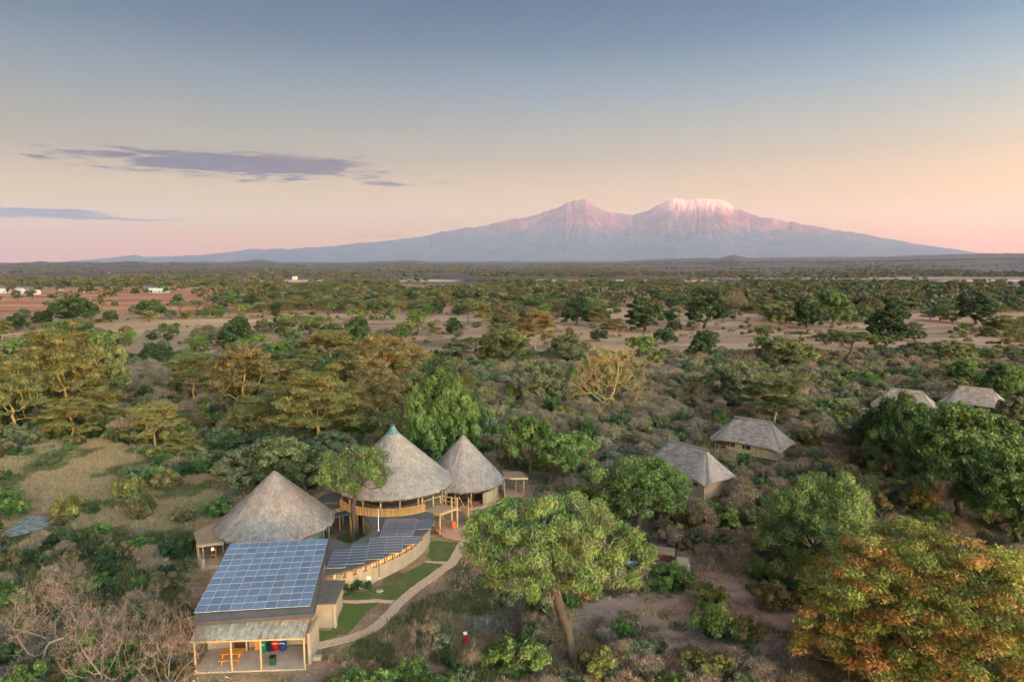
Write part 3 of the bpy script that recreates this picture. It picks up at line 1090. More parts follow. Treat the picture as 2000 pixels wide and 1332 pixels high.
# piers standing proud on the left part
for px in (645, 664, 684, 703, 721):
    s = s_of_px(px)
    p = along(s)
    MB().box(p.x - 0.32, p.y - 0.36, 0, p.x + 0.32, p.y - 0.12, 2.2).build('buttress', M['render_pale'], cr_)
# rainwater pipes and a hatch
for px in (741, 817):
    p = along(s_of_px(px))
    MB().tube((p.x, p.y - 0.25, 0), (p.x + 0.02, p.y - 0.25, 2.3), 0.04, 0.04, 6).build('downpipe', M['roof_dark'], cr_)
p = along(s_of_px(716))
MB().box(p.x - 0.45, p.y - 0.21, 0.1, p.x + 0.45, p.y - 0.16, 0.95).build('hatch', M['white'], cr_)
# courtyard side: reed-clad inner wall and dark bays
ip = [Vector((p.x + 0.35, p.y + 0.1, 0)) for p in pi_[3:10]]
iw = MB()
for a, b in zip(ip[:-1], ip[1:]):
    iw.beam((a.x, a.y, W_TOP / 2), (b.x, b.y, W_TOP / 2), 0.12, W_TOP)
iw.build('inner_wall', M['reed'], cr_)
iw2 = MB()
ip2 = [Vector((p.x, p.y - 0.3, 0)) for p in pi_[9:]]
for a, b in zip(ip2[:-1], ip2[1:]):
    iw2.beam((a.x, a.y, W_TOP / 2), (b.x, b.y, W_TOP / 2), 0.12, W_TOP)
iw2.build('courtyard_wall', M['render'], cr_)
# mast on the roof
q = P(739.5, 1036, CZ)
mt = thing('mast', 'thin white mast standing on the grey crescent roof left of the solar panels', 'mast', q)
MB().tube((0, 0, 0), (0, 0, 2.6), 0.045, 0.03, 8).build('pole', M['white'], mt)
MB().box(-0.14, -0.14, 0, 0.14, 0.14, 0.06).build('base', M['steel'], mt)

# solar fields on the crescent: every module its own panel
panel_meshes = {}


def panel_set(name, label, corners, cols, rows, z, zs=None, group=None, glass='solar'):
    """corners as photographed: TL, TR, BR, BL; modules laid out in that quadrilateral, on rails 8 cm over the roof"""
    t = thing(name, label, 'solar panels', (0, 0, 0), 0, group)
    c = [P(px, py, zz) for (px, py), zz in zip(corners, zs or [z] * 4)]
    org = c[3]
    ex = (c[2] - c[3])
    ey = (c[0] - c[3])
    # square the field up so every module is a true rectangle
    ex2 = ((c[2] - c[3]) + (c[1] - c[0])) / 2
    ey2 = ((c[0] - c[3]) + (c[1] - c[2])) / 2
    cen = (c[0] + c[1] + c[2] + c[3]) / 4
    ux = ex2.normalized()
    nz = ux.cross(ey2).normalized()
    uy = nz.cross(ux).normalized()
    Lx, Ly = ex2.length, ey2.dot(uy)
    mw, mh = Lx / cols, Ly / rows
    key = (round(mw, 3), round(mh, 3))
    if key not in panel_meshes:
        g_ = 0.035
        gl = MB().box(-mw / 2 + g_, -mh / 2 + g_, 0.0, mw / 2 - g_, mh / 2 - g_, 0.034).mesh('solar_panel', M[glass])
        fr_ = MB()
        b_ = 0.016
        fr_.box(-mw / 2 + 0.006, -mh / 2 + 0.006, 0, mw / 2 - 0.006, -mh / 2 + b_ + 0.006, 0.042).box(-mw / 2 + 0.006, mh / 2 - b_ - 0.006, 0, mw / 2 - 0.006, mh / 2 - 0.006, 0.042)
        fr_.box(-mw / 2 + 0.006, -mh / 2 + b_ + 0.006, 0, -mw / 2 + b_ + 0.006, mh / 2 - b_ - 0.006, 0.042).box(mw / 2 - b_ - 0.006, -mh / 2 + b_ + 0.006, 0, mw / 2 - 0.006, mh / 2 - b_ - 0.006, 0.042)
        panel_meshes[key] = (gl, fr_.mesh('frame', M['frame_alu']))
    gl, fr_ = panel_meshes[key]
    mat = Matrix((ux, uy, nz)).transposed().to_4x4()
    for r in range(rows):
        for k in range(cols):
            pos = cen + ux * ((k + 0.5) * mw - Lx / 2) + uy * ((r + 0.5) * mh - Ly / 2) + nz * 0.06
            o = link('solar_panel', gl, t)
            # modules are never perfectly aligned
            o.matrix_world = Matrix.Translation(pos) @ mat @ Matrix.Rotation(rg.uniform(-0.004, 0.004), 4, 'X') @ Matrix.Rotation(rg.uniform(-0.004, 0.004), 4, 'Y')
            link('frame', fr_, o)
    rails = MB()
    for k in range(cols):
        for s_ in (0.25, 0.75):
            p0 = cen + ux * ((k + s_) * mw - Lx / 2) - uy * (Ly / 2 - 0.05) + nz * 0.03
            rails.beam(p0, p0 + uy * (Ly - 0.1), 0.05, 0.05)
    rails.build('rail', M['steel'], t)
    return t


arr = [('leftmost pale', (646, 1075), (682, 1074), (681, 1109.5), (644, 1111), 6), ('second', (682, 1064), (717, 1062.5), (719, 1101), (681.5, 1102.5), 7), ('third and longest', (717.5, 1051.5), (751, 1050), (755, 1092), (719.5, 1094), 8),
       ('fourth', (751.5, 1050), (785, 1049), (789.5, 1080), (755.5, 1082), 6), ('short fifth', (785.5, 1049), (818.5, 1048.5), (822, 1063), (787.5, 1064.5), 3), ('upper left', (746, 1015), (776, 1014.8), (781, 1048.5), (749, 1049.5), 8),
       ('upper middle', (777, 1014.8), (808, 1014.5), (815.5, 1048), (782, 1048.5), 8), ('short upper right', (809.5, 1016.5), (841, 1016), (845.5, 1033.5), (814, 1035), 4)]
for nm_, a, b, c, d, rows in arr:
    panel_set('solar_array', f'{nm_} stack of dark blue solar panels on the grey crescent roof', (a, b, c, d), 1, rows, CZ + 0.03, glass='solar_navy', group='stepped solar stacks on the crescent roof')

# --- kitchen building with the big solar roof
K0 = Vector((-26.26, 53.86, 0))
yaw = math.radians(9)
e1 = Vector((math.cos(yaw), math.sin(yaw), 0))
e2 = Vector((-math.sin(yaw), math.cos(yaw), 0))


def KP(u, v, z):
    return K0 + e1 * u + e2 * v + Vector((0, 0, z))


RS = (5.5 - 4.2) / 11.0     # roof slope


def roof_z(v):
    return 4.2 + RS * v


kb = thing('kitchen_building', 'sand-walled service building at the front under one sloping roof filled with solar panels', 'building')
m = MB()
c = [KP(-0.12, -1.05, roof_z(-1.05) - 0.1), KP(9.62, -1.05, roof_z(-1.05) - 0.1), KP(9.62, 11.1, roof_z(11.1) - 0.1), KP(-0.12, 11.1, roof_z(11.1) - 0.1)]
m.prism([(p.x, p.y) for p in c], [p.z - 0.14 for p in c], [p.z for p in c])
m.build('roof', M['roof_grey'], kb)
a, b = KP(-0.12, -1.07, roof_z(-1.05) - 0.24), KP(9.62, -1.07, roof_z(-1.05) - 0.24)
MB().beam(a, b, 0.05, 0.36).build('fascia', M['roof_dark'], kb)
a, b = KP(9.64, -1.02, roof_z(-1.02) - 0.18), KP(9.64, 11.1, roof_z(11.1) - 0.18)
MB().beam(a, b, 0.05, 0.28).build('fascia', M['roof_dark'], kb)
m = MB()
c = [KP(0.3, 1.6, 0), KP(9.0, 1.15, 0), KP(9.2, 10.8, 0), KP(0.3, 10.8, 0)]
tops = [roof_z(1.6) - 0.25, roof_z(1.2) - 0.25, roof_z(10.8) - 0.25, roof_z(10.8) - 0.25]
m.prism([(p.x, p.y) for p in c], 0.0, tops)
m.build('wall', M['render'], kb)
# front veranda: floor, posts, corrugated canopy (turned a little against the roof)
F0, F1 = P(378, 1313, 0.12), P(598, 1305, 0.12)
fd = (F1 - F0)
fd.z = 0
fx = fd.normalized()
fy = Vector((-fx.y, fx.x, 0))
FL_ = fd.length


def FP(u, v, z):
    return Vector((F0.x, F0.y, 0)) + fx * u + fy * v + Vector((0, 0, z))


c = [FP(0, 0, 0), FP(FL_, 0, 0), FP(FL_ + 0.05, 3.4, 0), FP(0, 3.8, 0)]
MB().prism([(p.x, p.y) for p in c], 0.0, 0.12).build('veranda_floor', M['concrete'], kb)
cm = MB()
NCOR = 150
cv, cf = [], []
for i in range(NCOR + 1):
    u = -0.15 + (FL_ + 0.1) * i / NCOR
    dz = 0.035 * math.sin(i * math.pi / 1.5)
    for v, z in ((0.02, 2.78), (1.75, 3.38)):
        p = FP(u, v, z + dz)
        cv.append(p)
for i in range(NCOR + 1):
    u = -0.15 + (FL_ + 0.1) * i / NCOR
    dz = 0.035 * math.sin(i * math.pi / 1.5)
    for v, z in ((0.02, 2.765), (1.75, 3.365)):
        cv.append(FP(u, v, z + dz))
o2 = 2 * (NCOR + 1)
for i in range(NCOR):
    cf.append((2 * i, 2 * i + 2, 2 * i + 3, 2 * i + 1))
    cf.append((o2 + 2 * i + 1, o2 + 2 * i + 3, o2 + 2 * i + 2, o2 + 2 * i))
    cf.append((2 * i, o2 + 2 * i, o2 + 2 * i + 2, 2 * i + 2))
cm.add(cv, cf)
cm.build('canopy', M['corrugated'], kb)
MB().beam(FP(-0.15, 0.12, 2.66), FP(FL_, 0.12, 2.66), 0.10, 0.14).build('canopy_beam', M['pole'], kb)
MB().beam(FP(-0.1, 1.8, 3.30), FP(FL_, 1.8, 3.30), 0.08, 0.2).build('canopy_beam', M['orange_wood'], kb)
for u in (0.12, 3.0, 5.35, FL_ - 0.15):
    post(kb, *(FP(u, 0.15, 0).xy), 0.12, 2.62, 0.085, name='post')
for u in (3.3, 5.6):
    post(kb, *(FP(u, 2.9, 0).xy), 0.12, 3.3, 0.08, name='post')
# side cheek wall on the right of the veranda
c = [FP(FL_ - 0.02, 0.75, 0), FP(FL_ + 0.22, 0.75, 0), FP(FL_ + 0.3, 3.6, 0), FP(FL_ + 0.02, 3.6, 0)]
MB().prism([(p.x, p.y) for p in c], 0.0, 2.7).build('side_wall', M['render'], kb)
# back wall details of the veranda: door openings, shelf
bw = 3.17
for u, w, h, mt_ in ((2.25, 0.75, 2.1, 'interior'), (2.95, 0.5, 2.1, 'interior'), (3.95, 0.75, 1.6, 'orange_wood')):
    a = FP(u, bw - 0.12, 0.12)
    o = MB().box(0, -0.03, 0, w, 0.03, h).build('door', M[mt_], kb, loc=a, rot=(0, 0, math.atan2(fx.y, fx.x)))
panel_set('solar_array', 'large field of blue solar panels covering the sloping roof of the front building', ((447, 1063), (636, 1054), (612, 1184), (383, 1198)), 10, 11, 4.2,
          zs=[5.5, 5.5, 4.2, 4.2])
# annex on the right
an = thing('annex', 'low annex with a grey lean-to roof between the front building and the lawn', 'building')
A = [P(612, 1226, 0), P(651, 1225.5, 0)]
ax = (A[1] - A[0]).normalized()
ay = Vector((-ax.y, ax.x, 0))
Lw = (A[1] - A[0]).length
zr = z_at(1178, A[0].y - 0.3)
c = [A[0] - ax * 0.2, A[1] + ax * 0.02, A[1] + ay * 3.9, A[0] + ay * 3.9 - ax * 0.2]
MB().prism([(p.x, p.y) for p in c], 0.0, [zr - 0.16, zr - 0.16, zr - 0.02, zr - 0.02]).build('wall', M['render'], an)
c = [A[0] - ay * 0.35 - ax * 0.3, A[1] - ay * 0.35 + ax * 0.35, A[1] + ay * 3.9 + ax * 0.35, A[0] + ay * 3.9 - ax * 0.3]
MB().prism([(p.x, p.y) for p in c], [zr - 0.1, zr - 0.1, zr + 0.06, zr + 0.06], [zr, zr, zr + 0.16, zr + 0.16]).build('roof', M['roof_grey'], an)
MB().box(0, 0, 0, 0.22, 0.5, zr - 0.2).build('buttress', M['render_pale'], an, loc=A[1] + ax * 0.06 - ay * 0.1)

# --- bins, table
def barrel(px, py, col, word, label):
    q = P(px, py, 0.12)
    b = thing('waste_barrel', label, 'bin', (q.x, q.y, 0.12), math.atan2(fx.y, fx.x), 'waste barrels on the veranda')
    mt = plain(col[0], col[1], 0.45, 0.15, 3)
    MB().lathe((0, 0, 0), [(0.25, 0), (0.28, 0.05), (0.30, 0.35), (0.285, 0.38), (0.31, 0.42), (0.31, 0.72), (0.29, 0.75), (0.30, 0.98), (0.26, 1.02)], 18).build('body', mt, b)
    MB().lathe((0, 0, 1.02), [(0.31, 0), (0.32, 0.05), (0.22, 0.12), (0.08, 0.15)], 18).build('lid', mt, b)
    if word:
        cu = bpy.data.curves.new('lettering', 'FONT')
        cu.body = word
        cu.size = 0.17
        cu.align_x = 'CENTER'
        cu.extrude = 0.004
        tmp = bpy.data.objects.new('text_source', cu)
        COL.objects.link(tmp)
        dg = bpy.context.evaluated_depsgraph_get()
        lm = bpy.data.meshes.new_from_object(tmp.evaluated_get(dg))
        bpy.data.objects.remove(tmp)
        lm.materials.clear()
        lm.materials.append(M['white'])
        link('lettering', lm, b, (0, -0.325, 0.70), (math.radians(90), 0, 0))
    return b


barrel(514, 1271, ('teal_green_plastic', (0.0, 0.14, 0.10)), 'GLASS', 'green waste barrel with white lettering, left of the other barrels by the wall')
barrel(539, 1268.5, ('deep_red_plastic', (0.30, 0.008, 0.015)), 'FOOD', 'red waste barrel with white lettering between the green and the blue one')
barrel(553.5, 1268.5, ('navy_blue_plastic', (0.012, 0.04, 0.16)), 'METAL', 'blue waste barrel with white lettering, rightmost by the wall')
barrel(528, 1269, ('black_drum_plastic', (0.012, 0.012, 0.014)), '', 'black barrel half hidden behind the veranda post')
q = P(531, 1300, 0.12)
gb = thing('litter_bin', 'small dark green litter bin at the front edge of the veranda', 'bin', (q.x, q.y + 0.25, 0.12), 0.05)
MB().prism([(-0.22, -0.2), (0.22, -0.2), (0.22, 0.2), (-0.22, 0.2)], 0, 0.62).build('body', plain('dark_green_plastic', (0.012, 0.06, 0.035), 0.5, 0.2, 3), gb)
MB().box(-0.25, -0.23, 0.62, 0.25, 0.23, 0.7).build('lid', M['black'], gb)
q = P(452, 1291, 0.12)
pt = thing('picnic_table', 'orange varnished picnic table with benches on the front veranda', 'table', (q.x, q.y + 0.25, 0.12), math.atan2(fx.y, fx.x) + 0.03)
for k in range(5):
    y = -0.36 + 0.18 * k
    MB().box(-0.85, y - 0.08, 0.72, 0.85, y + 0.08, 0.76).build('plank', M['orange_wood'], pt)
for s_ in (-1, 1):
    MB().box(-0.85, s_ * 0.75 - 0.14, 0.42, 0.85, s_ * 0.75 + 0.14, 0.46).build('bench', M['orange_wood'], pt)
    MB().beam((s_ * 0.65, -0.80, 0.0), (s_ * 0.65, -0.28, 0.72), 0.06, 0.1).build('leg', M['orange_wood'], pt)
    MB().beam((s_ * 0.65, 0.80, 0.0), (s_ * 0.65, 0.28, 0.72), 0.06, 0.1).build('leg', M['orange_wood'], pt)
    MB().beam((s_ * 0.65, -0.86, 0.38), (s_ * 0.65, 0.86, 0.38), 0.05, 0.09).build('cross_bar', M['orange_wood'], pt)

# --- covered walkway between the left and the middle cone house
cw = thing('covered_walkway', 'covered walkway with a curved dark roof between the left and the middle cone house', 'walkway')
q = [P(612, 982, 4.0), P(625, 970, 4.1), P(642, 962, 4.2), P(660, 961, 4.2), P(666, 964, 4.1), P(663, 979, 4.0), P(618, 985, 3.9)]
MB().prism([(p.x, p.y) for p in q], [p.z - 0.12 for p in q], [p.z for p in q]).build('roof', M['roof_dark'], cw)
q = [P(640, 1015, 2.5), P(655, 1009, 2.5), P(690, 1001, 2.5), P(712, 997, 2.5), P(700, 990, 2.5), P(650, 996, 2.5), P(630, 1003, 2.5)]
MB().prism([(p.x, p.y) for p in q], 2.38, 2.5).build('lower_roof', M['roof_dark'], cw)
for px, py, zb, zt in ((640, 985, 2.5, 3.9), (661, 982, 2.5, 3.95), (664, 1035, 0, 2.4), (699, 1040, 0, 2.4), (648, 1030, 0, 2.4), (686, 1052, 0, 2.4)):
    p = P(px, py, zb) if zb else P(px, py, 0)
    post(cw, p.x, p.y, zb, zt, 0.09, 'orange_wood' if zb == 0 else 'dark_wood')
a, b = P(655, 1004, 2.5), P(676, 996, 2.5)
MB().beam((a.x, a.y, 3.0), (b.x, b.y, 3.0), 0.08, 0.08).build('handrail', M['pole'], cw)
q = [P(622, 1000, 2.55), P(640, 994, 2.55), P(672, 989, 2.55), P(672, 996, 2.55), P(640, 1003, 2.55)]
MB().prism([(p.x, p.y) for p in q], 2.502, 2.56).build('deck', M['terrace'], cw)

# --- terrace, paths, lawns
def sheet(name, poly_px, z, mat, label, kind='structure', step=None):
    ps = [P(px, py, 0) for px, py in poly_px]
    if name == 'lawn':
        jr = random.Random(len(poly_px))
        fine = []
        for a_, b_ in zip(ps, ps[1:] + ps[:1]):
            n_ = max(1, int((b_ - a_).length / 0.35))
            fine += [a_.lerp(b_, k_ / n_) + Vector((jr.uniform(-0.11, 0.11), jr.uniform(-0.11, 0.11), 0)) for k_ in range(n_)]
        ps = fine
    o = MB().prism([(p.x, p.y) for p in ps], -0.02, z).build(name, mat)
    return tag(o, label, kind=kind)


def catmull(pts, n=6):
    out = []
    for i in range(len(pts) - 1):
        p0 = pts[max(i - 1, 0)]
        p1, p2 = pts[i], pts[i + 1]
        p3 = pts[min(i + 2, len(pts) - 1)]
        for k in range(n):
            t = k / n
            out.append(tuple(0.5 * ((2 * b) + (-a + c) * t + (2 * a - 5 * b + 4 * c - d) * t * t + (-a + 3 * b - 3 * c + d) * t ** 3) for a, b, c, d in zip(p0, p1, p2, p3)))
    out.append(tuple(pts[-1]))
    return out


def ribbon(name, px_pts, width, z, mat, label, wob=0.12, seed=1):
    g_ = [P(px, py, 0) for px, py in px_pts]
    pts = catmull([(p.x, p.y) for p in g_], 8)
    rr = random.Random(seed)
    vs_, fs_ = [], []
    n = len(pts)
    for i, p in enumerate(pts):
        a, b = pts[max(i - 1, 0)], pts[min(i + 1, n - 1)]
        t = Vector((b[0] - a[0], b[1] - a[1], 0)).normalized()
        nn = Vector((-t.y, t.x, 0))
        w = width[0] + (width[1] - width[0]) * i / (n - 1)
        l_, r_ = w / 2 + rr.uniform(-wob, wob) / 2, w / 2 + rr.uniform(-wob, wob) / 2
        for s in (-1, 1):
            d = l_ if s < 0 else r_
            vs_.append((p[0] + nn.x * d * s, p[1] + nn.y * d * s, z))
            vs_.append((p[0] + nn.x * (d + 0.05) * s, p[1] + nn.y * (d + 0.05) * s, -0.05))
    for i in range(n - 1):
        a, b = 4 * i, 4 * i + 4
        fs_ += [(a, a + 2, b + 2, b), (a + 2, a + 3, b + 3, b + 2), (a + 1, a, b, b + 1)]
    o = MB().add(vs_, fs_).build(name, mat)
    return tag(o, label, kind='structure')


def path_mat(name, c1, c2, vor=2.2):
    t = NT(name)
    v = t.n('ShaderNodeTexVoronoi', feature='DISTANCE_TO_EDGE')
    v.inputs['Scale'].default_value = vor
    t.l(t.coord(), v.inputs['Vector'])
    cell = t.n('ShaderNodeTexVoronoi')
    cell.inputs['Scale'].default_value = vor
    t.l(t.coord(), cell.inputs['Vector'])
    n = t.noise(t.coord(), 3, 5, 0.6)
    base = t.mix(t.math('ADD', t.math('MULTIPLY', n, 0.6), t.math('MULTIPLY', cell.outputs['Distance'], 0.3)), c1, c2)
    base = t.mix(t.remap(v.outputs['Distance'], 0.0, 0.06, 0.45, 0.0), base, (0.12, 0.085, 0.06))
    t.color(base)
    t.rough(0.9)
    return t.m


M['path'] = path_mat('flagstone_path', (0.44, 0.29, 0.20), (0.76, 0.55, 0.41))
M['dirt'] = plain('bare_red_earth', (0.31, 0.165, 0.115), 0.95, 0.3, 0.8)
M['track'] = plain('beaten_track', (0.31, 0.215, 0.17), 0.95, 0.25, 0.6)
_l = NT('mown_grass')
_a = _l.noise(_l.coord(), 0.55, 5, 0.65)
_b = _l.noise(_l.coord(), 9.0, 3, 0.7)
_g = _l.ramp(_b, [(0.35, (0.045, 0.075, 0.02)), (0.65, (0.125, 0.175, 0.05))])
_s = _l.ramp(_b, [(0.35, (0.12, 0.09, 0.045)), (0.65, (0.26, 0.20, 0.11))])
_l.color(_l.mix(_l.remap(_a, 0.50, 0.66, 0.0, 0.75), _g, _s))
_l.rough(0.95)
_l.bump(_b, 0.03, 0.8)
M['lawn'] = _l.m
main_path = [(925, 1052), (905, 1060), (896, 1076), (884, 1097), (866, 1111), (838, 1131), (806, 1154), (777, 1180), (760, 1200), (733, 1224), (698, 1241), (652, 1254), (604, 1263)]
ribbon('path', main_path, (1.15, 1.05), 0.035, M['path'], 'pale flagstone path winding from the round terrace past the lawn to the front building', seed=2)
ribbon('path', [(668, 1174), (700, 1174.5), (735, 1173), (768, 1175)], (0.5, 0.6), 0.028, M['path'], 'short narrow side path to the annex', seed=3)
ribbon('path', [(831, 1096), (850, 1098), (872, 1098.5)], (0.4, 0.45), 0.028, M['path'], 'thin side path crossing the upper lawn', seed=4)
ribbon('path', [(600, 1290), (640, 1297), (700, 1303), (760, 1305), (820, 1319), (870, 1336)], (1.0, 1.1), 0.02, M['dirt'], 'red earth footpath along the lower edge', 0.3, seed=5)
terr = [(862, 1040), (868, 1034), (885, 1031), (905, 1031), (925, 1033), (937, 1037), (941, 1040), (936, 1046), (925, 1052), (905, 1055), (885, 1054), (866, 1049), (861, 1044)]
sheet('terrace', terr, 0.12, M['terrace'], 'rounded terracotta terrace at the foot of the timber landing')
sheet('terrace', [(848, 1018), (862, 1012), (890, 1020), (890, 1032), (868, 1036), (850, 1034)], 0.10, M['terrace'], 'shaded terracotta floor under the timber landing')
sheet('lawn', [(840, 1060), (852, 1056), (896, 1060), (892, 1074), (880, 1093), (872, 1096), (846, 1096), (836, 1086)], 0.012, M['lawn'], 'small green lawn below the terrace')
sheet('lawn', [(672, 1158), (718, 1153), (760, 1138), (800, 1114), (832, 1098), (864, 1100), (858, 1112), (832, 1130), (800, 1152), (768, 1172), (735, 1170), (690, 1171), (666, 1171)], 0.012, M['lawn'], 'long curved green lawn along the crescent wall')
sheet('lawn', [(656, 1178), (700, 1178), (740, 1176), (722, 1190), (700, 1215), (680, 1235), (640, 1248), (606, 1256), (609, 1232), (648, 1230)], 0.012, M['lawn'], 'green lawn beside the annex')
sheet('lawn', [(690, 1256), (720, 1245), (728, 1252), (712, 1272), (684, 1280), (664, 1272)], 0.012, M['lawn'], 'patch of green grass below the flagstone path')
sheet('lawn', [(655, 1050), (672, 1042), (705, 1035), (712, 1045), (695, 1056), (676, 1062)], 0.012, M['lawn'], 'shaded courtyard grass between the cone houses')
ribbon('track', [(1080, 1225), (1130, 1195), (1180, 1185), (1240, 1182), (1300, 1160), (1345, 1130), (1400, 1128), (1450, 1150), (1500, 1190), (1560, 1225), (1640, 1250)], (3.5, 3.2), 0.03, M['track'], 'earth car track curving behind the foreground tree', 0.9, seed=6)
ribbon('track', [(1290, 1255), (1380, 1262), (1480, 1266), (1580, 1270), (1700, 1280)], (1.8, 1.8), 0.036, M['track'], 'straight earth track in the lower right', 0.6, seed=7)
ribbon('track', [(1270, 1052), (1330, 1056), (1400, 1062), (1440, 1075)], (2.0, 1.6), 0.02, M['track'], 'faint track behind the parked safari vehicle', 0.6, seed=8)
ribbon('path', [(941, 1042), (965, 1042), (1000, 1046), (1030, 1050)], (1.5, 1.5), 0.02, M['dirt'], 'red earth path leading right from the terrace', 0.4, seed=9)
ribbon('track', [(1830, 985), (1850, 1010), (1870, 1045), (1878, 1080)], (1.6, 1.6), 0.02, M['track'], 'dusty footpath under the big tree on the right', 0.5, seed=10)
# marsh pool on the left
pm_ = NT('still_water')
pm_.color(pm_.mix(pm_.remap(pm_.noise(pm_.coord(), 1.3, 5, 0.6), 0.4, 0.6), (0.13, 0.14, 0.14), (0.30, 0.32, 0.33)))
pm_.rough(0.25)
pm_.b.inputs['Specular IOR Level'].default_value = 0.5
pool_px = catmull([(-30, 1052), (0, 1042), (22, 1030), (45, 1012), (70, 1007), (92, 1012), (98, 1022), (80, 1032), (55, 1040), (25, 1048), (-20, 1058)], 4)
sheet('water', pool_px, 0.03, pm_.m, 'small grey marsh pool at the left edge of the meadow')

# --- small things
def red_post(px, py, label):
    q = P(px, py, 0)
    t = thing('fire_post', label, 'post', (q.x, q.y, 0), 0.3, 'red fire extinguisher posts')
    MB().box(-0.09, -0.09, 0, 0.09, 0.09, 1.05).build('stand', M['red'], t)
    MB().box(-0.14, -0.13, 0.5, 0.14, 0.13, 1.2).build('cabinet', M['red'], t)
    MB().prism([(-0.16, -0.15), (0.16, -0.15), (0.16, 0.15), (-0.16, 0.15)], 1.2, [1.24, 1.24, 1.32, 1.32]).build('lid', M['white'], t)


red_post(909, 1263, 'red fire post with a pale top in dry grass right of the winding path')
red_post(1030, 1001, 'far red fire post on bare ground beside the right cone house')
q = P(886, 1033, 0)
pot = thing('plant_pot', 'tall orange clay pot on the terrace under the landing', 'pot', (q.x, q.y, 0.1))
MB().lathe((0, 0, 0), [(0.18, 0), (0.32, 0.3), (0.34, 0.6), (0.22, 0.85), (0.28, 0.95), (0.22, 0.96)], 16).build('vessel', M['clay'], pot, smooth=True)
q = P(861, 1042, 0)
pot = thing('plant_pot', 'small dark red clay pot at the left foot of the landing post', 'pot', (q.x - 0.35, q.y, 0.12))
MB().lathe((0, 0, 0), [(0.14, 0), (0.22, 0.25), (0.2, 0.5), (0.24, 0.56), (0.18, 0.57)], 14).build('vessel', M['clay'], pot, smooth=True)
q = P(984, 1030, 0)
gt = thing('timber_frame', 'whitish timber bench frame beside the red earth path near the foreground tree', 'marker', (q.x, q.y, 0), 0.4)
MB().box(-0.08, -0.3, 0, 0.12, 0.3, 1.15).build('slab', M['render_pale'], gt)
MB().box(0.12, -0.28, 0.95, 0.9, 0.28, 1.12).build('arm', M['render_pale'], gt)
MB().box(0.7, -0.28, 0, 0.9, 0.28, 0.95).build('foot', M['render_pale'], gt)
for px, py in ((742, 1152),):
    q = P(px, py, 0)
    g_ = thing('path_light', 'thin path light on a pale stone foot beside the curved wall', 'lamp', (q.x, q.y - 0.2, 0))
    MB().lathe((0, 0, 0), [(0.4, 0), (0.34, 0.07), (0.1, 0.09)], 10).build('foot', M['render_pale'], g_)
    MB().tube((0, 0, 0.07), (0, 0, 1.3), 0.03, 0.03, 6).build('pole', M['roof_dark'], g_)
    MB().lathe((0, 0, 1.3), [(0.08, 0), (0.12, 0.06), (0.03, 0.14)], 10).build('lamp_head', M['white'], g_)
q = P(620, 1287, 0)
cb = thing('drain_box', 'small concrete drain box in the grass right of the veranda', 'box', (q.x, q.y, 0))
MB().box(-0.35, -0.25, 0, 0.35, 0.25, 0.28).build('base', M['render_pale'], cb)
MB().box(-0.28, -0.18, 0.28, 0.28, 0.18, 0.32).build('lid', M['concrete'], cb)
for px, py, r_, lb in ((1121, 1172, 0.4, 'left of two orange canvas camp chairs glimpsed behind the leaning trunk'), (1147, 1174, -0.5, 'right of two orange canvas camp chairs glimpsed behind the leaning trunk')):
    q = P(px, py, 0)
    ch = thing('camp_chair', lb, 'chair', (q.x, q.y, 0), r_, 'orange camp chairs')
    MB().box(-0.3, -0.25, 0.38, 0.3, 0.25, 0.43).build('seat', M['chair_cloth'], ch)
    MB().beam((0, 0.27, 0.42), (0, 0.42, 0.98), 0.6, 0.05, up=(1, 0, 0)).build('backrest', M['chair_cloth'], ch)
    for s_ in (-1, 1):
        MB().beam((s_ * 0.3, -0.28, 0), (s_ * 0.3, 0.3, 0.6), 0.035).build('leg', M['black'], ch)
        MB().beam((s_ * 0.3, 0.3, 0), (s_ * 0.3, -0.28, 0.6), 0.035).build('leg', M['black'], ch)

